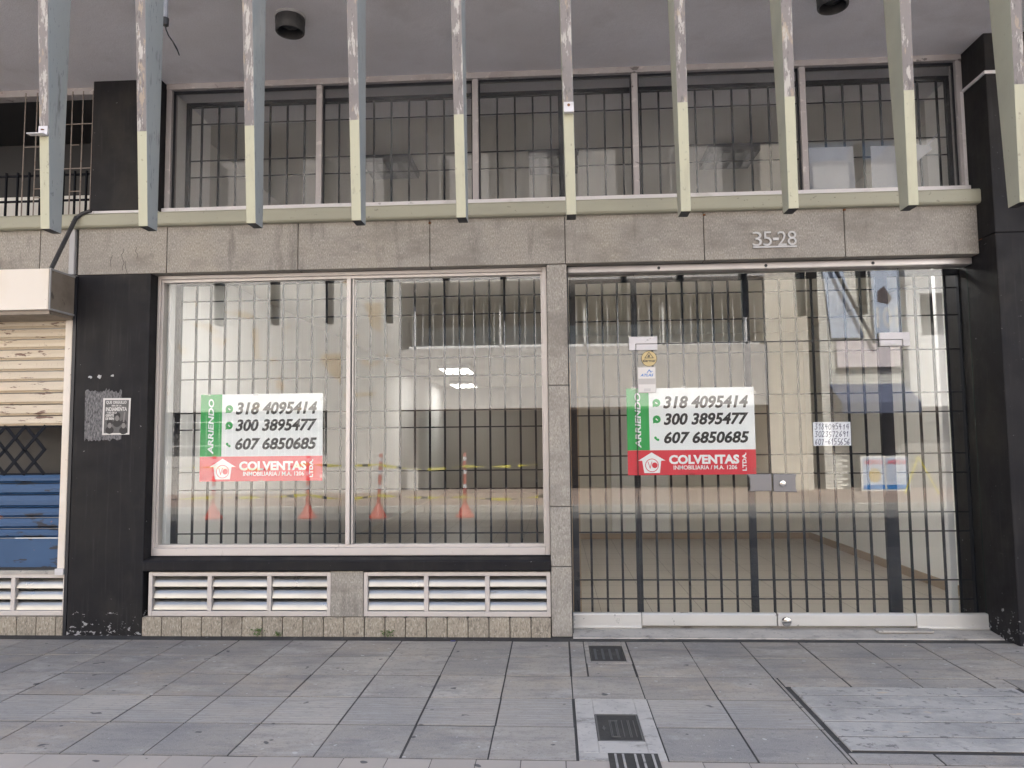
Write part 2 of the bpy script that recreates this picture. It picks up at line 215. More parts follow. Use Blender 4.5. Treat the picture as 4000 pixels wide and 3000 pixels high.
# ------------------------------------------------------------------ mesh builder
class MB:
    def __init__(s): s.b = bmesh.new(); s.mi = 0
    def _f(s, vs):
        try:
            f = s.b.faces.new(vs); f.material_index = s.mi; return f
        except ValueError: return None
    def box(s, x0, x1, y0, y1, z0, z1, R=None, piv=None):
        c = [(x, y, z) for x in (x0, x1) for y in (y0, y1) for z in (z0, z1)]
        if R is not None: c = [R @ (Vector(p) - Vector(piv)) + Vector(piv) for p in c]
        v = [s.b.verts.new(p) for p in c]
        for q in ((0, 1, 3, 2), (4, 6, 7, 5), (0, 4, 5, 1), (2, 3, 7, 6), (0, 2, 6, 4), (1, 5, 7, 3)): s._f([v[i] for i in q])
        return s
    def prism(s, pts, y0, y1):            # polygon in XZ, extruded along Y (y0 nearest the street)
        a = [s.b.verts.new((x, y0, z)) for x, z in pts]; b = [s.b.verts.new((x, y1, z)) for x, z in pts]
        s._f(a); s._f(b[::-1]); k = len(pts)
        for i in range(k): s._f([a[i], b[i], b[(i + 1) % k], a[(i + 1) % k]])
        return s
    def prof(s, pts, x0, x1):             # polygon in YZ, extruded along X
        a = [s.b.verts.new((x0, y, z)) for y, z in pts]; b = [s.b.verts.new((x1, y, z)) for y, z in pts]
        s._f(a); s._f(b[::-1]); k = len(pts)
        for i in range(k): s._f([a[i], b[i], b[(i + 1) % k], a[(i + 1) % k]])
        return s
    def hexa(s, lo, hi):                  # two quads of 4 points, joined
        v = [s.b.verts.new(p) for p in lo + hi]
        s._f([v[3], v[2], v[1], v[0]]); s._f(v[4:]); return v
    def tube(s, pts, r, n=8):
        pts = [Vector(p) for p in pts]; rings = []
        for i, p in enumerate(pts):
            d = (pts[min(i + 1, len(pts) - 1)] - pts[max(i - 1, 0)]).normalized()
            u = d.cross(Vector((0.31, .2, .93))).normalized(); w_ = d.cross(u); rr = r[i] if isinstance(r, (list, tuple)) else r
            rings.append([s.b.verts.new(p + rr * (math.cos(a) * u + math.sin(a) * w_)) for a in [2 * math.pi * k / n for k in range(n)]])
        for A, B in zip(rings, rings[1:]):
            for k in range(n): s._f([A[k], A[(k + 1) % n], B[(k + 1) % n], B[k]])
        s._f(rings[0][::-1]); s._f(rings[-1]); return s
    def lathe(s, prof, c, n=32, cap=True):
        rings = [[s.b.verts.new((c[0] + r * math.cos(2 * math.pi * k / n), c[1] + r * math.sin(2 * math.pi * k / n), c[2] + z)) for k in range(n)] for r, z in prof]
        for A, B in zip(rings, rings[1:]):
            for k in range(n): s._f([A[k], A[(k + 1) % n], B[(k + 1) % n], B[k]])
        if cap: s._f(rings[0][::-1]); s._f(rings[-1])
        return s
    def ribbon(s, pts, wd, y, t=.0015):   # flat stroke in XZ with a little thickness
        for i in range(len(pts) - 1):
            (x0, z0), (x1, z1) = pts[i], pts[i + 1]; d = Vector((x1 - x0, z1 - z0)); k = d.length
            if k < 1e-6: continue
            nx, nz = -d.y / k * wd / 2, d.x / k * wd / 2; e = .25 * wd / k
            x0e, z0e, x1e, z1e = x0 - d.x * e, z0 - d.y * e, x1 + d.x * e, z1 + d.y * e
            s.prism([(x0e + nx, z0e + nz), (x1e + nx, z1e + nz), (x1e - nx, z1e - nz), (x0e - nx, z0e - nz)], y + .00007 * i, y + t)
        return s
    def build(s, name, mat, parent=None, bevel=0, smooth=False):
        bmesh.ops.recalc_face_normals(s.b, faces=s.b.faces)
        me = bpy.data.meshes.new(name)
        if parent is not None:
            off = wloc(parent)
            for v in s.b.verts: v.co -= off
        s.b.to_mesh(me); s.b.free()
        o = bpy.data.objects.new(name, me); COL.objects.link(o)
        for q in (mat if isinstance(mat, (list, tuple)) else [mat]): me.materials.append(M[q])
        if parent is not None: o.parent = parent
        if bevel:
            b = o.modifiers.new('edge', 'BEVEL'); b.width = bevel; b.segments = 2; b.limit_method = 'ANGLE'; b.angle_limit = math.radians(40)
        if smooth:
            for p in me.polygons: p.use_smooth = True
            a = o.modifiers.new('split', 'EDGE_SPLIT'); a.split_angle = math.radians(38)
        return o
def wloc(o):
    v = Vector((0, 0, 0))
    while o is not None: v = v + o.location; o = o.parent
    return v
def tag(o, label, cat, group=None):
    o['label'] = label; o['category'] = cat
    if group: o['group'] = group
    return o
def thing(name, label, cat, loc=(0, 0, 0), group=None):
    o = bpy.data.objects.new(name, None); COL.objects.link(o); o.location = loc; o.empty_display_size = .2
    return tag(o, label, cat, group)
def setting(o, kind='structure'): o['kind'] = kind; return o
def dup(o, parent=None):
    c = o.copy(); COL.objects.link(c)
    if parent is not None: c.parent = parent
    for ch in [q for q in bpy.data.objects if q.parent == o]: dup(ch, c)
    return c
DG = bpy.context.evaluated_depsgraph_get
def text_mesh(body, x0, x1, z0, z1, y, bold=0.0, shear=0.0, rot=False, th=.0012, squeeze=None):
    """vertices and faces of the lettering fitted in the rectangle on a wall facing the street"""
    cu = bpy.data.curves.new('t', 'FONT'); cu.body = body; cu.size = 1; cu.offset = bold; cu.shear = shear; cu.resolution_u = 3; cu.space_character = squeeze or 1.0
    ob = bpy.data.objects.new('t', cu); COL.objects.link(ob); bpy.context.view_layer.update()
    me = bpy.data.meshes.new_from_object(ob.evaluated_get(DG()))
    bpy.data.objects.remove(ob)
    vs = [v.co.copy() for v in me.vertices]
    if rot: vs = [Vector((-v.y, v.x, 0)) for v in vs]
    ax, bx = min(v.x for v in vs), max(v.x for v in vs); az, bz = min(v.y for v in vs), max(v.y for v in vs)
    P = [((v.x - ax) / (bx - ax) * (x1 - x0) + x0, y, (v.y - az) / (bz - az) * (z1 - z0) + z0) for v in vs]
    F = [list(p.vertices) for p in me.polygons]; bpy.data.meshes.remove(me)
    return P, F
def add_text(mb, *a, **k):
    th = k.get('th', .0012); P, F = text_mesh(*a, **k)
    geom_v = [mb.b.verts.new(p) for p in P]; fs = [f for f in (mb._f([geom_v[i] for i in q]) for q in F) if f]
    ex = bmesh.ops.extrude_face_region(mb.b, geom=fs)
    for g in ex['geom']:
        if isinstance(g, bmesh.types.BMVert): g.co.y -= th
    return mb

# ------------------------------------------------------------------ ground
SETY = [-.122, -.526, -.932, -1.338, -1.756, -2.160]
def tiles(mb, x0, x1, y0, y1, gap=.004, h=.0):
    dz = [random.uniform(-.0012, .0012) for _ in range(4)]
    g = gap
    mb.hexa_tile = None
    gx = random.uniform(.0035, .0065) if g > .0028 else .002; g = random.uniform(.005, .009) if g > .0028 else .002; v = [mb.b.verts.new(p) for p in ((x0 + gx, y0 + g, -.03), (x1 - gx, y0 + g, -.03), (x1 - gx, y1 - g, -.03), (x0 + gx, y1 - g, -.03), (x0 + gx, y0 + g, h + dz[0]), (x1 - gx, y0 + g, h + dz[1]), (x1 - gx, y1 - g, h + dz[2]), (x0 + gx, y1 - g, h + dz[3]))]
    for q in ((4, 5, 6, 7), (0, 1, 5, 4), (1, 2, 6, 5), (2, 3, 7, 6), (3, 0, 4, 7)): mb._f([v[i] for i in q])
HOLES = [(.183, .480, -.66, -.13), (.088, .488, -2.160, -1.338), (1.318, 2.640, -2.04, -1.10)]
def cut(x0, x1, y0, y1):
    """the rectangle less the drain covers and the slab that are set in the pavement"""
    R = [(x0, x1, y0, y1)]
    for a, b, c, d in HOLES:
        N = []
        for (p, q, r, s) in R:
            if p >= b or q <= a or r >= d or s <= c: N.append((p, q, r, s)); continue
            if p < a: N.append((p, a, r, s))
            if q > b: N.append((b, q, r, s))
            m0, m1 = max(p, a), min(q, b)
            if r < c: N.append((m0, m1, r, c))
            if s > d: N.append((m0, m1, d, s))
        R = N
    return [t for t in R if t[1] - t[0] > .02 and t[3] - t[2] > .02]
pv = MB()
for r in range(5):
    for k in range(-19, 20):
        x0 = .0785 + .4052 * k + random.uniform(-.002, .002); pv.mi = 1 if r == 3 else 0
        for t in cut(x0, x0 + .4052, SETY[r + 1], SETY[r]): tiles(pv, *t, gap=random.choice((.003, .0045, .0055)))
for k in range(-39, 40):
    pv.mi = 2
    for (y0, y1) in ((-2.365, -2.163), (-2.568, -2.367)):
        x0 = .028 + .2036 * k + (.0 if y0 > -2.4 else .1)
        for t in cut(x0, x0 + .2036, y0, y1): tiles(pv, *t, gap=.0025)
for r in range(4):
    for k in range(-19, 20):
        pv.mi = 0; x0 = .0785 + .4052 * k; y1 = -2.572 - .405 * r
        tiles(pv, x0, x0 + .4052, y1 - .405, y1, gap=.004)
setting(pv.build('pavement', ['paving', 'paving_ribbed', 'paving_beige']))
g = MB(); g.box(-30, 30, -4.20, .6, -.5, -.0035); setting(g.build('pavement_bed', 'mortar'))
g = MB()
for k in range(-30, 30): g.box(k + .004, k + .996, -4.36, -4.203, -.3, -.006)
setting(g.build('near_kerb', 'kerb_stone', bevel=.012))
g = MB(); g.box(-30, -7.7, -4.198, -.02, -.05, -.004); g.box(7.9, 30, -4.198, -.02, -.05, -.004); setting(g.build('side_pavement', 'far_paving'))
g = MB(); g.box(-120, 120, -60, 60, -.9, -.55); setting(g.build('ground', 'asphalt'))
g = MB(); g.box(-60, 60, -11.25, -4.362, -.45, -.15); setting(g.build('road', 'asphalt'))
g = MB()
for k in range(-30, 30): g.box(k * 1.0 + .005, k + .995, -11.45, -11.251, -.3, .0)
setting(g.build('far_kerb', 'kerb_stone', bevel=.02))
g = MB(); g.box(-60, 60, -24, -11.452, -.4, -.002); setting(g.build('far_pavement', 'far_paving'))

# ------------------------------------------------------------------ the building with the shop
B = thing('shop_building', 'vacant street-level shop in a grey granite building with black pillars and hanging concrete fins', 'building')
ZS = 4.385
# masonry
mb = MB(); JX = [-3.768, -3.042, -1.987, -.946, .100, 1.153, 2.198, 3.172]
for a, b in zip(JX, JX[1:]): mb.box(a + .0028, b - .0028, 0, .10, 2.798, 3.17)
mb.box(-4.085, -3.845, .006, .10, 2.785, 3.17); mb.box(-5.1, -4.091, .006, .10, 2.785, 3.17)
mb.build('fascia', 'granite', B, bevel=.004)
mb = MB(); mb.box(-5.1, 3.168, .018, .125, 2.802, 3.165); mb.build('fascia_backing', 'dark_joint', B)
mb = MB()
for a, b in ((.0, .509), (.513, .951), (.955, 1.862), (1.866, 2.793)): mb.box(-.044, .108, .004, .35, a, b)
mb.build('granite_pier', 'granite', B, bevel=.006)
mb = MB(); x = -3.165
while x < -.06:
    x1 = min(x + .1562, -.048); hh = .139
    mb.prism([(x + .003, -.02), (x1 - .003, -.02), (x1 - .003, hh - .014), (x1 - .014, hh), (x + .008, hh), (x + .003, hh - .006)], -.004 + random.uniform(-.002, .002), .12); x += .1562
mb.build('base_block_row', 'granite_base', B, bevel=.003); mb = MB(); x = -5.1
while x < -3.80:
    x1 = min(x + .1562, -3.775); mb.prism([(x + .003, -.02), (x1 - .003, -.02), (x1 - .003, .125), (x1 - .012, .137), (x + .008, .137), (x + .003, .131)], .004, .12); x += .1562
mb.build('base_block_row', 'granite_base', B, bevel=.003)
mb = MB(); mb.box(-1.708, -1.462, .012, .12, .141, .478); mb.build('plinth_wall', 'granite', B, bevel=.004)
mb = MB(); mb.box(-3.165, -.046, .05, .12, -.02, .137); mb.box(-5.1, -3.775, .05, .12, -.02, .135); mb.box(-3.165, -.046, .30, .34, -.02, .56); mb.box(-5.1, -3.775, .30, .34, -.02, .47); mb.build('plinth_backing', 'dark_joint', B)
mb = MB(); mb.box(-3.165, 3.17, .127, .30, 2.799, 3.05); mb.build('lintel', 'dark_joint', B)
# pillars
def pillar(pts): pass
mb = MB(); mb.box(-3.762, -3.166, 0.001, .55, -.02, 2.797); mb.build('pillar', 'black_paint', B, bevel=.006)
mb = MB(); mb.box(-3.687, -3.131, 0.001, .19, 3.312, 4.41); mb.build('pillar', 'black_paint', B, bevel=.006)
mb = MB(); mb.box(3.172, 4.4, -.205, .55, -.02, 2.90); mb.box(3.172, 4.4, -.205, .19, 2.90, 4.41); mb.build('pillar', 'black_paint', B, bevel=.008)
mb = MB(); mb.box(-3.685, -3.133, -.012, .05, 3.286, 3.309); mb.build('pillar_trim', 'white_sill', B, bevel=.003)
mb = MB(); mb.box(-3.838, -3.790, -.012, .06, 2.80, 3.2); mb.build('downpipe', 'grey_trim', B, bevel=.006)
mb = MB(); mb.box(-3.79, -3.764, -.002, .3, -.02, 2.79); mb.build('pillar_edge', 'black_metal', B)
mb = MB()
for x, z in ((-.945, 3.135), (1.16, 3.14), (2.203, 3.15)): mb.lathe([(.012, 0), (.010, .012), (.0, .014)], (x, -.002, z), 8); mb.build('fascia_fixing', 'rust', B); mb = MB()
# moulding over the fascia
mb = MB()
mb.prof([(.10, 3.168), (-.045, 3.168), (-.058, 3.180), (-.060, 3.196), (-.060, 3.262), (-.048, 3.276), (.02, 3.285), (.13, 3.287), (.13, 3.168)], -5.1, 3.195)
mb.build('moulding', 'moulding_paint', B)
mb = MB(); mb.box(3.1955, 3.212, -.058, .05, 3.160, 3.268); mb.box(3.1745, 3.182, -.03, .04, 2.80, 3.161); mb.box(3.176, 3.20, -.02, .03, 3.158, 3.164); mb.build('rusty_edge', 'rust', B)
# cracks in the stone at the left
mb = MB()
for pts in ([(-3.40, 2.83), (-3.398, 2.862), (-3.388, 2.885), (-3.405, 2.93), (-3.41, 2.955), (-3.396, 2.972), (-3.398, 3.0)], [(-3.285, 2.92), (-3.279, 2.945), (-3.283, 2.958), (-3.297, 2.975), (-3.289, 3.01)], [(-3.36, 2.80), (-3.375, 2.85), (-3.38, 2.90)], [(-3.495, 2.86), (-3.50, 2.91), (-3.485, 2.95)]):
    mb.ribbon(pts, .0026, -.0012, .002); mb.build('crack', 'dark_joint', B); mb = MB()
mb.b.free()
# soffit and the storeys above
mb = MB(); mb.box(-9, 9, -1.50, .9, ZS, 4.62); mb.build('soffit', 'stucco', B)
mb = MB(); mb.box(-9, 9, -1.50, -1.2, 4.622, 6.9); mb.box(-22, 22, -1.49, 9.0, 6.902, 10.3); mb.box(-22, -9.02, -1.4, 9, -.02, 6.9); mb.box(9.02, 22, -1.4, 9, -.02, 6.9);
mb.box(-9, 9, -1.19, 9, 4.9, 6.90); mb.box(-9, -8.7, .92, 9, -.02, 4.88); mb.box(8.7, 9, .92, 9, -.02, 4.88)
mb.build('upper_storey_wall', 'upper_wall', B)  # unseen storeys, height shaped so their shadow ends short of the posts
# fins
FX = [-2.905, -2.330, -1.708, -1.110, -.524, .081, .701, 1.274, 1.901, 2.474, 3.07, -3.50]
def fin(x, k):
    m_ = MB(); wd, wt = .054, .062; zb, zt, zm = 2.675, 4.385, 3.205 + .022 * (x + 2.9) * .85
    yb, ym, yt, ybb, ybt = -1.65, 0, -1.735, -1.545, -1.503
    def sec(z):
        f = (z - zb) / (zt - zb); return (x - .026 * f, x - .026 * f + wd + (wt - wd) * f, yb + (yt - yb) * f, ybb + (ybt - ybb) * f)
    S = []
    for z in (zb, zm, zt):
        a, b, y0, y1 = sec(z); S.append([m_.b.verts.new(p) for p in ((a, y0, z), (b, y0, z), (b, y1, z), (a, y1, z))])
    for A, Bq, fm in ((S[0], S[1], 0), (S[1], S[2], 1)):
        for i, mi in ((0, fm), (1, 2), (2, 2), (3, 3)):
            m_.mi = mi; m_._f([A[i], A[(i + 1) % 4], Bq[(i + 1) % 4], Bq[i]])
    m_.mi = 4; m_._f(S[0][::-1]); m_.mi = 2; m_._f(S[2])
    o = m_.build('fin', ['cream_paint', 'fin_bare', 'fin_side', 'moulding_paint', 'lamp_black'], B, bevel=.0035)
    return o
for k, x in enumerate(FX):
    o = fin(x, k)
    if k == 0:
        c = MB(); a = x - .006; c.box(a, a + .053, -1.689, -1.684, 3.205, 3.262); c.box(a - .045, a + .053, -1.725, -1.689, 3.205, 3.210); c.build('bracket', 'white_sill', o, bevel=.001)
        c = MB(); c.lathe([(.009, 0), (.009, .004)], (a + .026, -1.69, 3.238), 10); c.build('bolt', 'rust', o)
    if k == 5:
        c = MB(); a = x - .006; c.box(a, a + .055, -1.697, -1.692, 3.225, 3.29); c.box(a, a + .055, -1.717, -1.697, 3.225, 3.231); c.build('bracket', 'white_sill', o, bevel=.001)
        c = MB(); c.prism([(a + .027 + .008 * math.cos(t), 3.272 + .008 * math.sin(t)) for t in [i * .63 for i in range(10)]], -1.70, -1.696); c.build('bolt', 'rust', o)

# ---------------- display window
WX0, WX1, WZ0, WZ1, WY = -3.163, -.047, .582, 2.797, .12
W = MB().box(WX0, WX0 + .022, WY - .02, WY + .08, WZ0, WZ1).box(WX1 - .036, WX1, WY - .025, WY + .08, WZ0, WZ1).box(WX0 + .022, WX1 - .036, WY - .02, WY + .08, 2.768, WZ1).box(WX0 + .022, WX1 - .036, WY - .025, WY + .08, WZ0, WZ0 + .058).build('display_window', 'aluminium', B, bevel=.004)
mb = MB(); a, b = WX0 + .022, WX1 - .036
mb.box(a, a + .018, WY + .0, WY + .07, WZ0 + .058, 2.768); mb.box(a + .018, b - .012, WY + .0, WY + .07, 2.745, 2.768); mb.box(a + .018, b - .012, WY + .005, WY + .07, WZ0 + .058, WZ0 + .082); mb.box(b - .012, b, WY, WY + .07, WZ0 + .058, 2.768)
mb.build('inner_frame', 'aluminium', W, bevel=.003)
mb = MB(); mb.box(-1.626, -1.594, WY - .02, WY + .075, WZ0 + .083, 2.744); mb.box(-1.588, -1.574, WY + .006, WY + .07, WZ0 + .083, 2.744); mb.build('mullion', 'aluminium', W, bevel=.003)
mb = MB(); mb.box(-1.594, -1.588, WY + .012, WY + .06, WZ0 + .083, 2.744); mb.build('seal', 'black_metal', W)
for x0, x1 in ((a + .018, -1.626), (-1.574, b - .012)): MB().box(x0, x1, .145, .153, WZ0 + .082, 2.745).build('pane', 'pane_glass', W)
mb = MB(); mb.prof([(-.008, .482), (-.012, .49), (-.012, .548), (-.002, .562), (.09, .574), (.098, .581), (.13, .581), (.13, .482)], WX0 - .004, WX1 + .002); mb.build('window_ledge', 'black_paint', B, bevel=.003)

# ---------------- louvre vents under the windows
def vent(x0, x1, z0, z1, y=.02, label=None):
    V = MB().box(x0, x0 + .03, y, y + .05, z0, z1).box(x1 - .03, x1, y, y + .05, z0, z1).box(x0 + .03, x1 - .03, y, y + .05, z1 - .03, z1).box(x0 + .03, x1 - .03, y, y + .05, z0, z0 + .037).build('louvre_vent', 'aluminium', B, bevel=.003)
    n = 3 if x1 - x0 > 1.2 else 2; bw = (x1 - x0 - .06 - .034 * (n - 1)) / n
    for i in range(n):
        a = x0 + .03 + i * (bw + .034); m_ = MB()
        if i: MB().box(a - .034, a, y + .004, y + .05, z0 + .037, z1 - .03).build('divider', 'aluminium', V, bevel=.003)
        zt = z1 - .03; ph = (zt - z0 - .037) / 3
        for k in range(3):
            q = zt - ph * k
            pr = [(y + .080, q + .006), (y + .056, q - .008), (y + .037, q - .028), (y + .025, q - .052), (y + .018, q - .074), (y + .016, q - .080), (y + .020, q - .084)]
            m_.prof(pr + [(p + .003, z - .0025) for p, z in pr[::-1]], a + .002, a + bw - .002)
        m_.build('slats', 'slat_metal', V, smooth=True)
    mb = MB().box(x0 + .01, x1 - .01, y + .105, y + .11, z0, z1); mb.build('backing', 'dark_joint', V)
vent(-3.132, -1.711, .141, .470); vent(-1.459, -.048, .141, .470)
vent(-5.08, -3.79, .139, .455, .03)
MB().box(-3.80, -3.778, .015, .06, -.01, .47).build('vent_edge', 'grey_trim', B, bevel=.003)

# ---------------- entrance: glass doors
D = MB().box(.116, 3.171, .10, .24, 2.742, 2.797).build('glass_entrance', 'header_metal', B, bevel=.008)
for x in (.821, 1.635, 2.437):
    MB().prism([(x + .012 * math.cos(t), 2.768 + .012 * math.sin(t)) for t in [i * .524 for i in range(12)]], .096, .104).build('bolt_hole', 'black_metal', D)
def pane(x0, x1, z0, z1, name='pane', y=.176):
    m_ = MB().box(x0, x1, y, y + .009, z0, z1)
    for f in m_.b.faces:
        f.normal_update()
        if abs(f.normal.y) < .5: f.material_index = 1
    return m_.build(name, ['pane_glass', 'glass_edge'], D)
pane(.118, .632, .12, 2.741, 'side_light'); pane(2.656, 3.169, .12, 2.741, 'side_light'); pane(.636, 2.652, 2.194, 2.741, 'transom')
for lx0, lx1, nm in ((.637, 1.636, 'l'), (1.643, 2.651, 'r')):
    m_ = MB().box(lx0, lx1, .176, .185, .12, 2.185)
    for f in m_.b.faces:
        f.normal_update()
        if abs(f.normal.y) < .5: f.material_index = 1
    lf = m_.build('door_leaf', ['pane_glass', 'glass_edge'], D)
    MB().prof([(.158, .046), (.154, .052), (.154, .128), (.162, .138), (.200, .138), (.206, .128), (.206, .046)], lx0 + .001, lx1 - .001).build('bottom_rail', 'rail_metal', lf, bevel=.002)
    if nm == 'l':
        z0, z1 = 1.046, 1.176
        MB().prism([(1.468, z0), (1.634, z0 + .002), (1.634, z1), (1.452, z1), (1.470, z1 - .03), (1.474, z0 + .03)], .150, .175).build('strike_plate', 'lock_metal', lf, bevel=.004)
        MB().box(.639, .803, .150, .175, 2.137, 2.183).build('hinge_patch', 'white_sill', lf, bevel=.003)
    else:
        z0, z1 = 1.038, 1.174
        MB().prism([(1.646, z0 + .004), (1.822, z0), (1.812, z0 + .03), (1.812, z1 - .03), (1.820, z1), (1.646, z1)], .150, .175).build('lock_plate', 'lock_metal', lf, bevel=.004)
        c = MB(); R = Matrix.Rotation(math.radians(90), 3, 'X'); c.lathe([(.024, 0), (.026, .004), (.022, .012), (.012, .014)], (0, 0, 0), 20)
        for v in c.b.verts: v.co = R @ v.co + Vector((1.712, .150, 1.104))
        c.build('lock_cylinder', 'chrome', lf, smooth=True)
        c = MB(); c.lathe([(.036, 0), (.037, .006), (.030, .016), (.012, .021)], (0, 0, 0), 24)
        for v in c.b.verts: v.co = R @ v.co + Vector((1.706, .155, .080))
        c.build('floor_lock', 'chrome', lf, smooth=True)
        MB().box(2.484, 2.648, .150, .175, 2.137, 2.183).build('hinge_patch', 'white_sill', lf, bevel=.003)
MB().prism([(.584, 2.137), (.634, 2.137), (.634, 2.188), (.803, 2.188), (.803, 2.243), (.584, 2.243)], .150, .175).build('hinge_bracket', 'white_sill', D, bevel=.003)
MB().prism([(2.706, 2.135), (2.655, 2.135), (2.655, 2.188), (2.484, 2.188), (2.484, 2.241), (2.706, 2.241)], .150, .175).build('hinge_bracket', 'white_sill', D, bevel=.003)
for x0, x1 in ((.118, .633), (2.655, 3.169)):
    MB().prof([(.158, .022), (.150, .03), (.150, .040), (.156, .044), (.156, .130), (.163, .138), (.200, .138), (.206, .130), (.206, .022)], x0, x1).build('bottom_rail', 'rail_metal', D, bevel=.002)
for x0, x1, z0, z1 in ((.6325, .6365, .05, 2.741), (1.6365, 1.6425, .05, 2.19), (2.6515, 2.6555, .05, 2.741), (.637, 2.651, 2.1865, 2.1935)): MB().box(x0, x1, .178, .183, z0, z1).build('seal', 'black_metal', D)
MB().box(.109, .1175, .06, .26, .0, 2.741).build('side_jamb', 'black_metal', D)
T = MB(); T.prof([(-.035, -.01), (-.03, .004), (.06, .014), (.14, .022), (.34, .03), (.34, -.02)], .112, 3.171); T.build('threshold', 'pale_concrete', B)
MB().box(2.335, 2.73, .06, .15, .0205, .038).build('threshold_patch', 'old_concrete', B, bevel=.006)

# ---------------- upper windows
UX0, UX1, UZ0, UZ1 = -3.128, 3.170, 3.310, 4.384
U = MB().box(UX0, UX1, .09, .20, UZ1 - .045, UZ1 + .01).box(UX0, UX0 + .045, .095, .20, UZ0 + .03, UZ1 - .045).box(UX1 - .045, UX1, .095, .20, UZ0 + .03, UZ1 - .045).build('clerestory_window', 'old_frame', B, bevel=.004)
MB().box(UX0, UX1, .055, .20, UZ0 - .026, UZ0 + .03).build('window_sill', 'white_sill', U, bevel=.006)
UM = [-1.885, -.620, .644, 1.943]
for x in UM: MB().box(x, x + .048, .10, .19, UZ0 + .03, UZ1 - .045).build('mullion', 'old_frame', U, bevel=.004)
e = [UX0 + .045] + [v for x in UM for v in (x, x + .048)] + [UX1 - .045]
for i in range(0, len(e), 2):
    MB().box(e[i], e[i + 1], .150, .158, UZ0 + .03, UZ1 - .045).build('pane', 'upper_glass', U)
    m_ = MB(); m_.box(e[i], e[i] + .012, .13, .149, UZ0 + .03, UZ1 - .045); m_.box(e[i + 1] - .010, e[i + 1], .13, .149, UZ0 + .03, UZ1 - .045); m_.box(e[i] + .012, e[i + 1] - .010, .13, .149, UZ1 - .063, UZ1 - .045); m_.build('glazing_seal', 'black_metal', U)

# ---------------- rooms behind
R_ = MB().box(-3.35, 3.62, .35, 15.6, -.3, .028); R_.build('inner_floor', 'in_floor', B)
m_ = MB()
for k in range(24): m_.box(-3.1, 3.6, .6 + .42 * k, .604 + .42 * k, .028, .0285)
for k in range(17): m_.box(-3.0 + .42 * k, -2.996 + .42 * k, .36, 12.5, .0286, .0291)
m_.build('floor_joints', 'in_grout', B)
MB().box(-3.5, 3.9, .34, 15.6, 2.99, 3.06).build('inner_ceiling', 'in_ceiling', B)
m_ = MB(); m_.box(-3.35, -3.11, .22, 15.6, .029, 2.985); m_.build('inner_wall', 'in_wall_white', B)
m_ = MB(); m_.box(.30, 3.60, 5.35, 5.5, .029, 2.985); MB().box(.30, .42, 5.51, 15.3, .029, 2.985).build('inner_wall', 'in_grey', B); MB().box(-3.11, .29, 15.4, 15.6, .029, 2.985).build('inner_wall', 'in_grey', B); m_.build('inner_wall', 'in_wall', B)
m_ = MB(); m_.box(.02, .06, .36, 5.34, .029, 2.985); m_.box(.02, .299, 5.345, 5.5, .029, 2.985); m_.build('inner_wall', 'in_grey', B)
MB().box(.062, .10, .36, 5.34, .029, 2.985).build('inner_wall', 'in_wall', B)
m_ = MB(); m_.box(3.60, 3.75, .76, 15.6, .029, 2.985); m_.build('inner_wall', 'in_wall_white', B)
m_ = MB(); m_.box(3.575, 3.598, .8, 5.34, .029, .115); m_.box(.31, 3.57, 5.325, 5.348, .029, .115); m_.build('skirting', 'skirting', B)
MB().box(3.112, 3.168, .56, .62, .03, 2.98).build('inner_post', 'white_post', B, bevel=.008)
m_ = MB(); m_.box(-3.4, 3.6, .21, 4.6, 4.455, 4.48); m_.box(-3.4, 3.6, 4.6, 4.75, 3.07, 3.25); m_.box(-3.4, 3.6, 4.6, 4.75, 4.25, 4.45); m_.box(-3.5, -3.4, .91, 4.6, 3.07, 4.45); m_.box(3.6, 3.75, .91, 4.6, 3.07, 4.45); m_.box(-3.4, 3.6, .36, 4.6, 3.065, 3.085); m_.build('upper_room_wall', 'in_dim', B)  # gap left in the back wall, added to let daylight in
MB().box(-3.3, -3.132, .21, .9, 3.10, 4.45).build('window_reveal', 'in_wall_white', B); MB().box(-3.13, 3.276, .21, .435, 4.402, 4.452).build('window_reveal', 'in_wall_white', B); MB().box(3.278, 3.4, .21, .9, 3.10, 4.45).build('window_reveal', 'in_wall_white', B)  # reveals coloured paler for the daylight on them, head piece added for it

for k in range(6): MB().box(-3.39 + 1.39 * k, -3.31 + 1.39 * k, 4.62, 4.70, 3.251, 4.249).build('added_mullion', 'old_frame', B)  # made-up rear opening, unseen, brightens the upper room ceiling
MB().box(.104, .20, .62, .66, .03, 2.1).build('door_jamb', 'skirting', B)
MB().box(.80, 1.62, 5.30, 5.325, .12, 2.1).build('inner_door', 'in_wall_white', B, bevel=.01)
# lit fittings on the shop ceiling
def ceiling_fitting(x, y, z, wx, wy, label, cat, lit, group=None):
    t = thing('ceiling_fitting', label, cat, (x, y, z), group)
    m_ = MB(); m_.box(x - wx / 2, x + wx / 2, y - wy / 2, y + wy / 2, z - .02, z + .055); m_.build('housing', 'white_post' if lit else 'unlit_panel', t)
    m_ = MB()
    for k in range(4):
        a = x - wx / 2 + wx * (k + .5) / 4; m_.box(a - wx * .07, a + wx * .07, y - wy / 2 + .03, y + wy / 2 - .03, z - .028, z - .021)
    m_.build('tube_panel', ('added_lit_panel' if y < 2 else 'far_lit_panel') if lit else 'lamp_inner', t)
    return t
ceiling_fitting(-2.0, 9.7, 2.925, .62, 1.2, 'lit fluorescent ceiling fitting seen through the display window, the upper of the two', 'ceiling light', True)
ceiling_fitting(-2.35, 13.8, 2.925, .62, 1.2, 'lit fluorescent ceiling fitting deep in the shop, the lower of the two', 'ceiling light', True)
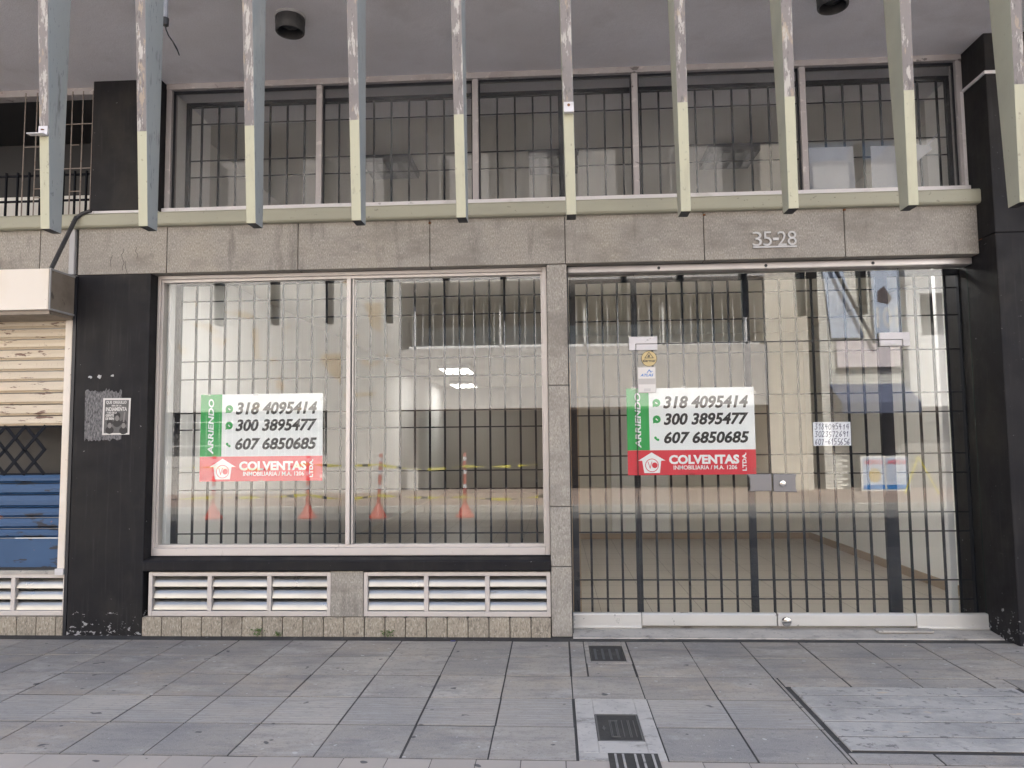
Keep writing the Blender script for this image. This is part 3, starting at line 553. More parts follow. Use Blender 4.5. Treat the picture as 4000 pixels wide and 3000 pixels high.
for x, lb in ((-1.45, 'added unseen lit ceiling fitting just inside the display window, hidden by the lintel'), (1.1, 'added unseen lit ceiling fitting just inside the doors, behind the fixed side light'), (2.5, 'added unseen lit ceiling fitting just inside the doors, nearest the right black pillar')):
    ceiling_fitting(x, .72, 2.955, 1.6 if x < 0 else 1.2, .5 if x < 0 else .4, lb, 'ceiling light', True)  # near row is added above the sight line to brighten the rooms
for x, lb in ((-1.72, 'dark unlit square ceiling fitting behind the second clerestory pane'), (.03, 'dark unlit square ceiling fitting behind the middle clerestory pane'), (1.87, 'dark unlit square ceiling fitting behind the fourth clerestory pane')):
    ceiling_fitting(x, 2.15, 4.39, .52, .52, lb, 'ceiling light', False, 'unlit ceiling fittings upstairs')

# ---------------- neighbour's shutter at the left (same building, next shop)
S = MB().box(-5.1, -3.793, -.30, -.004, 2.470, 2.783).build('shutter_box', 'box_white', B, bevel=.004)
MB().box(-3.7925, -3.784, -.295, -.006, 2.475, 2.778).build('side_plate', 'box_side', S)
m_ = MB()
for y0, y1, z0, z1 in ((-.302, -.006, 2.772, 2.786), (-.302, -.006, 2.467, 2.481), (-.302, -.288, 2.481, 2.772)): m_.box(-3.7835, -3.778, y0, y1, z0, z1)
m_.build('side_frame', 'grey_trim', S)
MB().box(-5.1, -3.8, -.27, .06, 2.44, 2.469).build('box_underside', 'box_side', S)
SH = MB()
z = 2.438
def slat(m_, z0, z1, y=.055):
    m_.prof([(y + .02, z1), (y - .002, z1 - .004), (y - .012, (z0 + z1) / 2 + .006), (y - .012, z0 + .018), (y + .002, z0 + .012), (y + .006, z0 + .008), (y - .006, z0 + .004), (y - .002, z0), (y + .02, z0)], -5.1, -3.868)
zz = [2.455, 2.383, 2.297, 2.215, 2.129, 2.041, 1.96, 1.868, 1.777, 1.686, 1.605]
for a, b in zip(zz[1:], zz): slat(SH, a + .003, b - .002)
SH = SH.build('roller_shutter', 'shutter_cream', B)
m_ = MB(); zb = [1.226, 1.154, 1.065, .965, .886, .801, .728]
for a, b in zip(zb[1:], zb): slat(m_, a + .003, b - .002)
m_.box(-5.1, -3.868, .05, .07, .505, .725)
m_.build('lower_slats', 'shutter_blue', SH)
m_ = MB(); MB().box(-5.1, -3.868, .045, .075, .485, .504).build('bottom_bar', 'black_metal', SH, bevel=.003)
st = .163
for k in range(-1, 9):
    cx = -5.0 + st * k; t0, t1 = 1.228, 1.602; mid = (t0 + t1) / 2
    for s_ in (1, -1):
        for z0 in (t0, mid):
            x0, x1 = (cx, cx + st) if (s_ == 1) else (cx + st, cx)
            if max(x0, x1) < -3.87: m_.ribbon([(x0, z0), (x1, z0 + (t1 - t0) / 2)], .024, .045 if s_ == 1 else .052, .006 if s_ == 1 else .006)
for z0 in (1.229, 1.597): m_.box(-5.1, -3.869, .044, .06, z0 - .004, z0 + .006)
m_.build('lattice', 'grille_paint', SH)
MB().box(-5.1, -3.80, .5, .55, .9, 1.9).build('lattice_backdrop', 'far_dark', SH)  # dark sheet added for the shade of the unlit room behind the lattice
MB().box(-3.866, -3.806, .02, .09, .47, 2.44).build('guide_rail', 'box_white', SH, bevel=.005)
MB().box(-3.868, -3.80, -.005, .03, .452, .50).build('rail_foot', 'white_sill', SH, bevel=.004)
MB().box(-5.1, -3.79, .02, .10, .456, .484).build('shutter_sill', 'old_concrete', B)
MB().tube([(-3.63, -.065, 3.295), (-3.70, -.07, 3.272), (-3.745, -.075, 3.235)], .014, 8).build('strut_head', 'lamp_black', B)
MB().tube([(-3.742, -.075, 3.245), (-3.795, -.27, 2.79)], .016, 6).build('strut', 'lamp_black', B)
# neighbour's upper window
NW = MB().box(-5.1, -3.69, .10, .2, 4.33, 4.40).box(-5.1, -3.69, .10, .2, 3.285, 3.315).box(-3.71, -3.69, .10, .2, 3.315, 4.33).build('side_window', 'old_frame', B, bevel=.003)
m_ = MB()
for x in (-3.725, -3.81, -3.90, -4.02, -4.10, -4.20, -4.30): m_.box(x - .0035, x + .0035, .06, .067, 3.29, 4.34)
for x0, x1, z in ((-4.16, -3.70, 4.06), (-4.3, -4.06, 3.88), (-3.9, -3.83, 3.885), (-4.2, -3.70, 3.69), (-4.2, -4.10, 3.53), (-3.9, -3.8, 3.50), (-4.2, -4.05, 3.455)): m_.box(x0, x1, .054, .0595, z - .0035, z + .0035)
m_.build('window_bars', 'rusty_bar', NW)
m_ = MB()
for k in range(14): m_.box(-5.0 + .1 * k, -4.990 + .1 * k, .26, .28, 3.31, 3.75)
for z in (3.35, 3.50, 3.72): m_.box(-5.0, -3.7, .285, .30, z, z + .016)
m_.build('inner_bars', 'grille_paint', NW)
MB().box(-5.1, -3.72, .50, .53, 3.33, 3.62).build('white_panel', 'far_white', NW)
MB().box(-6.5, -3.69, .21, 1.15, 4.345, 4.375).build('shade_ceiling', 'lamp_inner', NW); MB().box(-6.5, -3.69, 1.1, 1.15, 3.3, 4.34).build('shade_backdrop', 'lamp_inner', NW)  # near-black panels put the shade of the unlit room into their colour

# white conduit on the right pillar
m_ = MB(); m_.box(3.148, 3.1705, .088, .10, 3.30, 4.085); m_.box(3.1605, 3.1715, -.204, .10, 4.075, 4.10); m_.box(3.1605, 3.5, -.2165, -.2055, 4.075, 4.10)
m_.build('cable_trunking', 'white_sill', B, bevel=.002)

# ------------------------------------------------------------------ grilles behind the glass
def grille(name, label, x0, x1, z0, z1, vx, hz, posts, y, fw=.045, bw=.016, fr=None):
    fr = fr or fw
    t = thing(name, label, 'security grille', ((x0 + x1) / 2, y, z0))
    m_ = MB(); m_.box(x0, x0 + fw, y - .01, y + .03, z0, z1); m_.box(x1 - fr, x1, y - .01, y + .03, z0, z1); m_.box(x0 + fw, x1 - fr, y - .01, y + .03, z1 - fw, z1); m_.box(x0 + fw, x1 - fr, y - .01, y + .03, z0, z0 + fw * .6); m_.build('frame', 'grille_paint', t, bevel=.002)
    for a, b in posts: MB().box(a, b, y - .011, y + .032, z0 + fw * .6, z1 - fw).build('post', 'grille_paint', t, bevel=.002)
    m_ = MB()
    for x in vx: m_.box(x - bw / 2, x + bw / 2, y + .002, y + .016, z0 + fw * .5, z1 - fw * .9)
    for z in hz: m_.box(x0 + fw * .9, x1 - fr * .9, y + .0165, y + .021, z - .005, z + .005)
    m_.build('bars', 'grille_paint', t); return t
grille('window_grille', 'dark steel bar grille standing behind the display window glass', -3.112, .02, .46, 2.800,
       [-2.94 + .1213 * k for k in range(24)], [2.624, 2.476, 2.124, 1.976, 1.699, 1.563, 1.217, 1.073, .724, .575], [], .30)
grille('door_grille', 'dark steel bar gate with broad posts behind the glass doors', .130, 3.169, .035, 2.752,
       [.272, .393, .513, .782, .904, 1.027, 1.146, 1.268, 1.388, 1.668, 1.789, 1.911, 2.037, 2.161, 2.290, 2.413, 2.709, 2.830, 2.954, 3.06],
       [2.607, 2.393, 2.125, 1.79, 1.64, 1.319, 1.171, .870, .725, .357, .213], [(.621, .667), (1.496, 1.547), (2.528, 2.619)], .30, .048, .0165, .012)
grille('clerestory_grille', 'dark steel bar grille behind the long row of upper windows', -3.146, 3.27, 3.30, 4.395,
       [-3.0 + .1502 * k for k in range(42)], [4.204, 3.88, 3.734], [(.068, .20)], .45, .045, .015)

# ------------------------------------------------------------------ signs on the glass
def phone(m_, cx, cz, s, y):
    pts = [(cx + s * .62 * math.cos(a) + s * .34, cz + s * .62 * math.sin(a) + s * .34) for a in [math.radians(200 + 12 * k) for k in range(6)]]
    m_.ribbon(pts, s * .36, y)
    for q in (pts[0], pts[-1]): m_.prism([(q[0] + s * .27 * math.cos(t), q[1] + s * .27 * math.sin(t)) for t in [i * .785 for i in range(8)]], y - .0003, y + .0015)
def rent_sign(x0, x1, z0, z1, y, label):
    t = thing('rent_sign', label, 'rental sign', ((x0 + x1) / 2, y, z0)); w_, h_ = x1 - x0, z1 - z0
    X = lambda u: x0 + u * w_; Z = lambda v: z0 + v * h_
    MB().box(x0, x1, y, y + .002, z0, z1).build('board', 'sign_white', t)
    MB().box(x0, X(.176), y - .0006, y - .0002, Z(.285), z1).build('green_strip', 'sign_green', t)
    MB().box(x0, x1, y - .0006, y - .0002, z0, Z(.284)).build('red_band', 'sign_red', t)
    yy = y - .0008
    for s_, a, b in (('318 4095414', .760, .906), ('300 3895477', .569, .709), ('607 6850685', .358, .496)): m_ = MB(); add_text(m_, s_, X(.289), X(.953), Z(a), Z(b), yy, bold=.034, shear=.22); m_.build('phone_number', 'sign_black', t)
    m_ = MB(); add_text(m_, 'ARRIENDO', X(.064), X(.110), Z(.312), Z(.949), yy, bold=.03, shear=.12, rot=True); m_.build('strip_lettering', 'sign_white', t); m_ = MB()
    add_text(m_, 'COLVENTAS', X(.324), X(.870), Z(.122), Z(.228), yy, bold=.045); add_text(m_, 'INMOBILIARIA / M.A. 1206', X(.358), X(.852), Z(.060), Z(.109), yy, bold=.015)
    add_text(m_, 'LTDA.', X(.893), X(.925), Z(.042), Z(.248), yy, bold=.035, rot=True)
    m_.build('lettering', 'sign_white', t)
    m_ = MB(); m_.prism([(X(a), Z(b)) for a, b in ((.188, .260), (.296, .165), (.262, .165), (.250, .024), (.128, .024), (.114, .165), (.081, .165))], yy - .0004, y); m_.build('house_emblem', 'sign_white', t)
    cx, cz, r = X(.189), Z(.112), .053 * w_
    m_ = MB(); n = 28
    for k in range(n):
        a, b = 2 * math.pi * k / n, 2 * math.pi * (k + 1) / n
        m_.prism([(cx + q * math.cos(c), cz + q * math.sin(c)) for q, c in ((r, a), (r, b), (r * .90, b), (r * .90, a))], yy - .001, y)
    add_text(m_, 'V', cx - r * .62, cx + r * .05, cz - r * .55, cz + r * .55, yy - .0008, bold=-.01)
    m_.prism([(cx + r * .42 + r * .42 * math.cos(a), cz + r * .42 * math.sin(a)) for a in [2 * math.pi * k / 20 for k in range(20)]], yy - .0009, y)
    m_.build('round_monogram', 'sign_red', t)
    for v in (.83, .64):
        cx, cz, r = X(.236), Z(v), .031 * w_
        m_ = MB(); m_.prism([(cx + r * math.cos(a), cz + r * math.sin(a)) for a in [2 * math.pi * k / 24 for k in range(24)]], yy, y); m_.prism([(cx - r * 1.0, cz - r * 1.08), (cx - r * .25, cz - r * .88), (cx - r * .92, cz - r * .2)], yy - .0001, y)
        ic = m_.build('chat_icon', 'sign_green', t)
        m_ = MB(); phone(m_, cx, cz, r * .62, yy - .0012); m_.build('handset', 'sign_white', ic)
    m_ = MB(); phone(m_, X(.232), Z(.42), .040 * w_, yy - .0006); m_.build('phone_icon', 'sign_green', t)
    m_ = MB()
    for px, pz in ((X(.06), z1), (X(.45), z1), (x1, Z(.93)), (x1, Z(.05)), (X(.5), z0)): m_.box(px - .022, px + .022, y - .0015, y - .0011, pz - .012, pz + .014)
    m_.build('clear_tape', 'clear_tape', t)
    return t
glass('clear_tape', .05, (.95, .95, .95))
rent_sign(-2.815, -1.826, 1.152, 1.841, .1575, 'rental sign with green strip and red band taped inside the display window')
rent_sign(.5585, 1.5335, 1.173, 1.843, .1895, 'rental sign with green strip and red band taped inside the glass door')
# handwritten paper
t = thing('paper_notice', 'small white paper with handwritten phone numbers on the glass door', 'notice', (2.11, .189, 1.385))
MB().box(1.969, 2.250, .1890, .1902, 1.385, 1.565).build('sheet', 'paper', t)
m_ = MB()
HW = {'0': [(.5, 1), (.1, .75), (.1, .25), (.45, 0), (.85, .3), (.85, .75), (.5, 1)], '1': [(.2, .65), (.6, 1), (.55, 0)], '2': [(.1, .8), (.45, 1), (.85, .75), (.1, 0), (.9, .05)],
      '3': [(.1, .95), (.8, 1), (.4, .55), (.85, .35), (.5, 0), (.1, .1)], '4': [(.25, 1), (.1, .45), (.9, .5)], '5': [(.85, 1), (.2, .97), (.15, .55), (.75, .5), (.75, .1), (.1, 0)],
      '6': [(.8, 1), (.3, .7), (.1, .25), (.45, 0), (.85, .25), (.5, .5), (.12, .3)], '7': [(.1, .95), (.85, 1), (.4, 0)], '8': [(.75, .85), (.4, 1), (.2, .8), (.8, .3), (.5, 0), (.12, .25), (.75, .85)], '9': [(.8, .8), (.4, 1), (.15, .7), (.5, .5), (.8, .8), (.65, 0)], '-': [(.1, .5), (.9, .5)]}
random.seed(5)
for s_, a, b in (('3184095414', 1.508, 1.551), ('3023572691', 1.451, 1.494), ('607-6155656', 1.393, 1.437)):
    cw = .262 / len(s_)
    for i, ch in enumerate(s_):
        jx, jz, js = random.uniform(-.002, .002), random.uniform(-.003, .003), random.uniform(.92, 1.08)
        P_ = [(1.977 + cw * (i + .06) + jx + u * cw * .84 * js + v * .004, a + jz + v * (b - a) * js) for u, v in HW[ch]]
        m_.ribbon(P_, .0042, .1882, .0006)
        if ch == '4': m_.ribbon([(P_[2][0] - .004, b), (P_[2][0] - .007, a)], .0042, .1882, .0006)
random.seed(12)
m_.build('handwriting', 'ink_blue', t)
# stickers
t = thing('alarm_sticker', 'round gold alarm company sticker with a black triangle on the door', 'sticker', (.739, .1745, 2.012))
m_ = MB(); m_.prism([(.739 + .0615 * math.cos(a), 2.073 + .0615 * math.sin(a)) for a in [2 * math.pi * k / 32 for k in range(32)]], .1745, .1758); m_.build('disc', 'sign_black', t)
m_ = MB(); m_.prism([(.739 + .058 * math.cos(a), 2.073 + .058 * math.sin(a)) for a in [2 * math.pi * k / 32 for k in range(32)]], .1741, .1746); m_.build('face', 'sticker_gold', t)
m_ = MB(); tri = [(.706, 2.078), (.739, 2.123), (.772, 2.078)]; m_.ribbon(tri + tri[:2], .005, .1735, .0005); m_.box(.733, .745, .1737, .174, 2.083, 2.104); m_.box(.727, .732, .1737, .174, 2.083, 2.094); add_text(m_, 'alarmar', .689, .791, 2.046, 2.071, .1738, bold=.02, th=.0003); m_.build('lettering', 'sign_black', t)
t = thing('security_card', 'small white security company card with blue lettering above the door sign', 'sticker', (.717, .174, 1.807))
MB().box(.648, .787, .1735, .1757, 1.807, 2.008).build('sleeve', 'sticker_grey', t)
MB().box(.653, .783, .1731, .1734, 1.918, 2.004).build('card', 'sticker_white', t)
MB().box(.653, .783, .1731, .1734, 1.812, 1.873).build('lower_card', 'sticker_white', t)
m_ = MB(); add_text(m_, 'ATLAS', .668, .770, 1.934, 1.955, .1729, bold=.035, shear=.3, th=.0003); m_.ribbon([(.722, 1.964), (.738, 1.986), (.752, 1.964)], .006, .1727, .0003); m_.box(.75, .765, .1727, .173, 1.972, 1.976); m_.build('lettering', 'sticker_blue', t)
m_ = MB(); 
for k in range(3): m_.box(.695, .745 , .1727, .173, 1.822 + .007 * k, 1.825 + .007 * k)
m_.build('small_print', 'grey_trim', t)
# house number
t = thing('house_number', 'metal house number 35-28 with a bar under it on the granite fascia', 'house number', (1.673, -.004, 2.878))
m_ = MB(); yy = -.004
for s_, a, b in (('3', 1.513, 1.581), ('5', 1.592, 1.655), ('2', 1.698, 1.764), ('8', 1.772, 1.838)): add_text(m_, s_, a, b, 2.893, 3.003, yy, bold=-.004, th=.010)
m_.box(1.664, 1.706, yy - .010, yy, 2.934, 2.954)
m_.build('digits', 'number_metal', t)
MB().box(1.514, 1.838, yy - .009, yy + .003, 2.878, 2.892).build('bar', 'number_metal', t, bevel=.002)
# poster on the pillar
t = thing('pillar_poster', 'black and white political poster with three faces pasted on the black pillar', 'poster', (-3.414, -.003, 1.527))
MB().prism([(-3.522, 1.528), (-3.305, 1.528), (-3.300, 1.812), (-3.522, 1.814)], -.0035, -.0008).build('sheet', 'poster_white', t)
MB().prism([(-3.511, 1.540), (-3.318, 1.540), (-3.314, 1.797), (-3.507, 1.799)], -.0041, -.0036).build('print_area', 'poster_grey', t)
m_ = MB(); y = -.0043
for s_, a, b, c, d in (('QUE ORGULLO', -3.497, -3.333, 1.765, 1.792), ('SER DE LA', -3.452, -3.372, 1.748, 1.761), ('INDIAMENTA', -3.498, -3.328, 1.712, 1.743), ('Y NO DE LA', -3.490, -3.408, 1.692, 1.707), ('GENTE', -3.498, -3.432, 1.669, 1.688), ('DE BIEN', -3.498, -3.432, 1.644, 1.663)): add_text(m_, s_, a, b, c, d, y, bold=.03, th=.0003)
m_.build('lettering', 'poster_white', t)
def blob(m_, cx, cz, rx, rz, y, n=12):
    m_.prism([(cx + rx * math.cos(a), cz + rz * math.sin(a)) for a in [2 * math.pi * k / n for k in range(n)]], y, y + .0004)
m_ = MB(); 
for cx, cz in ((-3.405, 1.665), (-3.463, 1.612), (-3.352, 1.608)): blob(m_, cx, cz + .012, .026, .026, -.00445); blob(m_, cx, cz - .048, .034, .030, -.00447)
m_.build('hair_and_coats', 'poster_dark', t)
m_ = MB()
for cx, cz in ((-3.405, 1.662), (-3.463, 1.606), (-3.352, 1.604)): blob(m_, cx, cz - .006, .016, .022, -.0049)
m_.ribbon([(-3.352, 1.63), (-3.345, 1.70)], .012, -.0049, .0004); m_.build('faces', 'poster_skin', t)
# torn remains of an older poster
m_ = MB(); x0, x1 = -3.672, -3.376; n = 26
top = [(x0 + (x1 - x0) * k / n, 1.872 + .010 * math.sin(k * .5) + random.uniform(-.012, .014)) for k in range(n + 1)]
bot = [(x0 + .006 + (x1 - x0) * k / n, 1.487 + random.uniform(-.010, .012)) for k in range(n + 1)]
for k in range(n): m_.prism([bot[k], bot[k + 1], top[k + 1], top[k]], -.0006, .003)
tag(m_.build('torn_poster', 'torn_paper'), 'grey rough remains of a torn poster behind the newer poster on the pillar', 'poster')
# scraps of paper left on the pillar
for i, (px, pz, s_) in enumerate(((-3.633, 1.982, .012), (-3.558, 1.985, .017), (-3.453, 1.989, .011))):
    m_ = MB(); random.seed(30 + i); m_.prism([(px + s_ * random.uniform(.6, 1.3) * math.cos(a) * 1.2, pz + s_ * random.uniform(.5, 1.2) * math.sin(a)) for a in [2 * math.pi * k / 9 for k in range(9)]], -.002, .002)
    tag(m_.build('paper_scrap', 'grey_trim'), ['pale leftover paper scrap on the black pillar, nearest the roller shutter', 'widest pale leftover paper scrap on the black pillar, between two others', 'pale leftover paper scrap on the black pillar, nearest the display window'][i], 'paper scrap', 'paper scraps on the black pillar')
random.seed(11)
# pale flat pieces behind the upper glass
pm('pale_flat', (.36, .38, .42), .6, layers=[L(5, .45, .7, (.29, .31, .34), .6, (1, 1, .5))])
t = thing('pale_piece', 'pale upright piece behind the last upper window pane', 'sheet', (2.2, .24, 3.38)); MB().prism([(2.03, 3.345), (2.39, 3.345), (2.386, 3.738), (2.031, 3.739)], .24, .243).build('sheet', 'pale_flat', t)
t = thing('pale_piece', 'pale piece with a slanted corner behind the last upper window pane', 'sheet', (2.7, .24, 3.38)); MB().prism([(2.52, 3.345), (2.72, 3.345), (2.725, 3.50), (2.87, 3.60), (2.995, 3.70), (2.97, 3.735), (2.523, 3.738)], .245, .248).build('sheet', 'pale_flat', t); MB().prism([(2.955, 3.738), (2.968, 3.728), (3.045, 3.815), (3.035, 3.825)], .245, .248).build('strip', 'pale_flat', t)

# ------------------------------------------------------------------ soffit lamps, conduit
def soffit_lamp(x, y, label):
    t = thing('soffit_lamp', label, 'lamp', (x, y, ZS), 'round lamps on the soffit'); z = ZS
    m_ = MB(); m_.lathe([(.104, 0), (.104, -.016), (.099, -.018)], (x, y, z), 40); m_.build('mounting_ring', 'grey_trim', t, smooth=True)
    m_ = MB(); m_.lathe([(.098, -.018), (.098, -.112), (.094, -.118), (.086, -.118), (.084, -.112), (.082, -.045), (.0, -.042)], (x, y, z), 48, cap=False); m_.build('shade', 'lamp_black', t, smooth=True)
    m_ = MB()
    for k in range(24):
        a = 2 * math.pi * k / 24; c, s_ = math.cos(a), math.sin(a); R = Matrix.Rotation(a, 3, 'Z'); p = Vector((x + .0985 * c, y + .0985 * s_, z - .045))
        m_.box(p.x - .0012, p.x + .0012, p.y - .002, p.y + .002, p.z - .012, p.z + .012, R, p)
    m_.build('slots', 'lamp_inner', t)
    m_ = MB(); m_.lathe([(.06, -.044), (.055, -.07), (.03, -.085), (.0, -.09)], (x, y, z), 24, cap=False); m_.build('bulb', 'lamp_inner', t, smooth=True)
soffit_lamp(-1.78, -.80, 'round black soffit lamp above the display window')
soffit_lamp(1.868, -.83, 'round black soffit lamp above the doors, cut by the top of the photo')
t = thing('hanging_conduit', 'grey conduit end with a loose black cable hanging beside a fin', 'conduit', (-2.341, -1.4, ZS))
m_ = MB(); m_.tube([(-2.345, -1.4, ZS + .01), (-2.340, -1.4, 4.03)], .0155, 14); m_.build('tube', 'plastic_grey', t, smooth=True)
m_ = MB(); m_.tube([(-2.340, -1.4, 4.045), (-2.339, -1.4, 4.000)], [.021, .0195], 14); m_.build('coupling', 'lamp_black', t, smooth=True)
m_ = MB(); m_.tube([(-2.339, -1.4, 4.0), (-2.335, -1.4, 3.975), (-2.318, -1.4, 3.935), (-2.290, -1.4, 3.895), (-2.268, -1.4, 3.855), (-2.262, -1.4, 3.845), (-2.247, -1.4, 3.806)], [.004, .0038, .0038, .004, .005, .0042, .003], 8); m_.build('cable', 'cable', t)

# ------------------------------------------------------------------ things set in the pavement
def collar(m_, o, i, z0=-.03, z1=.002):
    (a, b, c, d), (p, q, r, s_) = o, i
    m_.box(a, p, c, d, z0, z1); m_.box(q, b, c, d, z0, z1); m_.box(p, q, c, r, z0, z1); m_.box(p, q, s_, d, z0, z1)
t = thing('drain_cover', 'dark steel drain cover in the pavement close to the door threshold', 'drain cover', (.33, -.42, 0), 'drain covers in the pavement')
m_ = MB(); collar(m_, (.184, .479, -.659, -.131), (.214, .447, -.612, -.233)); m_.build('concrete_collar', 'paving', t, bevel=.004)
m_ = MB(); collar(m_, (.2145, .4465, -.6115, -.2335), (.224, .437, -.602, -.243), -.03, .001); m_.build('rim', 'cast_iron', t)
m_ = MB(); m_.box(.226, .435, -.600, -.245, -.03, -.006)
for k in range(4): m_.box(.245 + .05 * k, .262 + .05 * k, -.56, -.30, -.0055, -.003)
m_.build('lid', 'dark_steel', t)
t = thing('drain_cover', 'embossed iron drain cover set in a pale concrete square', 'drain cover', (.29, -1.75, 0), 'drain covers in the pavement')
m_ = MB(); collar(m_, (.089, .487, -2.075, -1.339), (.185, .412, -1.935, -1.572)); m_.build('concrete_collar', 'pale_concrete', t, bevel=.004)
m_ = MB(); m_.box(.188, .409, -1.932, -1.575, -.03, -.003); m_.build('lid', 'cast_iron', t)
m_ = MB()
for x in (.255, .262, .285, .292, .318, .347, .354, .378): m_.box(x, x + .0035, -1.88, -1.66, -.0028, .0012)
collar(m_, (.188, .409, -1.932, -1.575), (.196, .401, -1.924, -1.583), -.0029, .0014); m_.box(.255, .30, -1.88, -1.872, -.0028, .001); m_.box(.255, .30, -1.668, -1.66, -.0028, .001); m_.box(.215, .235, -1.77, -1.765, -.0028, .001); m_.box(.222, .228, -1.79, -1.74, -.0028, .001)
m_.build('embossing', 'worn_iron', t)
t = thing('drain_cover', 'slotted iron drain cover at the photo edge, partly in the beige pavers', 'drain cover', (.34, -2.25, 0), 'drain covers in the pavement')
m_ = MB(); m_.box(.222, .45, -2.40, -2.080, -.03, .003)
m_.build('lid', 'cast_iron', t)
m_ = MB()
for x in (.250, .285, .34, .375, .42): m_.box(x, x + .010, -2.39, -2.095, .0032, .007)
m_.build('ribs', 'old_concrete', t)
MB().box(.089, .2215, -2.159, -2.076, -.03, .001).build('patch', 'pale_concrete', t); MB().box(.4505, .487, -2.159, -2.076, -.03, .001).build('patch', 'pale_concrete', t)
t = thing('concrete_cover_slab', 'rough pale grooved concrete slab with broken edges set in the pavement', 'concrete slab', (1.97, -1.57, 0))
m_ = MB(); ys = [-2.024, -1.857, -1.658, -1.460, -1.257, -1.112]
for a, b in zip(ys, ys[1:]):
    m_.box(1.345, 2.60, a + .005, b - .005, -.03, .006 + random.uniform(-.001, .001))
m_.build('slab', 'old_concrete', t, bevel=.003)
MB().box(1.348, 2.597, -2.02, -1.115, -.03, .0035).build('groove_bed', 'mortar', t)
# weeds
def weed(x, y, s_, label):
    m_ = MB(); random.seed(int(abs(x) * 1000))
    for k in range(46):
        a = random.uniform(0, 6.28); r = s_ * random.uniform(.1, .9); h = s_ * random.uniform(.2, 1.1); px, py = x + r * math.cos(a) * 1.2, y + r * math.sin(a) * .5; q = s_ * random.uniform(.12, .28); b = random.uniform(0, 6.28)
        u = Vector((math.cos(b), math.sin(b), random.uniform(-.4, .4))) * q; w_ = Vector((-math.sin(b), math.cos(b), random.uniform(.2, .9))) * q * .6; c = Vector((px, py, h))
        vs = [m_.b.verts.new(c + d) for d in (-u, w_ * .6, u, -w_ * .6)]; m_._f(vs)
    for k in range(6): a = random.uniform(0, 6.28); m_.tube([(x, y, 0), (x + s_ * .6 * math.cos(a), y + s_ * .3 * math.sin(a), s_ * .8)], s_ * .02, 4)
    o = m_.build('weed', 'weed'); tag(o, label, 'weed', 'weeds along the wall foot')
weed(-2.26, -.02, .055, 'largest green weed at the wall foot under the vent beside the black pillar')
weed(-2.10, -.015, .035, 'small green weed in the wall foot crack, just right of the largest weed')
weed(-1.265, -.02, .05, 'green weed at the wall foot below the vent nearest the door')
m_ = MB(); m_.prism([(-.78, .0), (-.745, .0), (-.745, .004), (-.78, .004)], -.135, -.12); tag(m_.build('litter_scrap', 'litter_blue'), 'tiny blue wrapper lying on the pavement by the wall', 'litter')

# ------------------------------------------------------------------ across the street
O = thing('facing_building', 'pale stone office building across the street, seen reflected in the shop glass', 'building', (-1, -16, 0))
yf = -15.9
m_ = MB(); m_.box(-24, -11.6, yf - 6, yf, -.01, 6.9); m_.box(-11.6, -6.7, yf - 6, yf, 2.42, 6.9); m_.box(-11.6, -6.7, yf - 6, yf, -.01, 1.10); m_.box(-6.7, -4.5, yf - 6, yf, -.01, 6.9); m_.build('wall', 'far_wall', O)
m_ = MB()
for P_ in ([(-9.9, 5.45), (-9.2, 5.42), (-8.9, 5.25), (-9.1, 5.2), (-9.8, 5.38)], [(-10.9, 5.1), (-10.3, 5.08), (-10.0, 4.8), (-10.15, 4.78), (-10.8, 5.02)], [(-6.9, 4.1), (-6.3, 4.12), (-6.3, 3.2), (-6.5, 3.4), (-6.9, 3.85)], [(-5.6, 5.6), (-5.1, 5.6), (-5.1, 4.7), (-5.4, 4.9)], [(-9.0, 4.9), (-8.8, 4.9), (-8.75, 4.0), (-8.9, 4.0)], [(-6.2, 2.9), (-5.2, 2.95), (-5.3, 2.84), (-6.2, 2.8)]): m_.prism(P_, yf + .004, yf - .01)
m_.build('repair_patches', 'ochre', O)
m_ = MB(); m_.box(-4.499, 6.06, yf - 1.5, yf + .45, 2.40, 4.12); m_.box(-4.499, 6.06, yf - 5, yf + .35, 6.10, 6.9); m_.build('parapet', 'far_band', O)
m_ = MB(); m_.box(-24, 6.06, yf - 5, yf - .5, 6.901, 12); m_.build('upper_glazing', 'far_dark', O)
m_ = MB(); x = -23.9
for k in range(13):
    wd = (1.5, .55, 1.1)[k % 3]; m_.box(x, x + wd, yf - .49, yf + .05, 6.905, 12); x += wd + (1.2, .9, 1.6)[k % 3]
m_.build('upper_piers', 'far_band', O)
m_ = MB(); m_.box(-4.49, 6.05, yf - 2.4, yf - 2.2, 4.12, 6.1); m_.box(-4.499, 6.06, yf - 6, yf - 2.5, -.01, 6.1); m_.build('balcony_wall', 'far_recess', O)
MB().box(-4.49, 6.05, yf - 2.19, yf - 2.15, 4.121, 5.15).build('balcony_glass', 'pale_panel', O)
m_ = MB()
for k in range(34): m_.box(-4.2 + .305 * k, -4.185 + .305 * k, yf - .25, yf - .235, 4.13, 5.6 + .25 * (k % 3 == 0))
for x in (-4.15, -1.6, -.02, .9, 3.2, 5.6): m_.box(x, x + .05, yf - .3, yf - .25, 4.13, 5.5)
m_.box(-4.3, 6.0, yf - .26, yf - .25, 4.22, 4.30); m_.build('railing', 'white_bar', O)
m_ = MB(); m_.box(-4.49, -4.16, yf - 2.0, yf - .9, .0, 2.39); m_.build('entry_reveal', 'far_band', O)
MB().box(-4.155, -3.66, yf - 1.06, yf - .98, .0, 2.2).build('entry_door', 'far_door', O)
m_ = MB(); m_.box(-11.59, -6.71, yf - .6, yf - .5, 1.1, 2.42); m_.build('low_window', 'far_dark', O)
m_ = MB()
for k in range(24): m_.box(-11.4 + .2 * k, -11.385 + .2 * k, yf - .12, yf - .1, 1.1, 2.42)
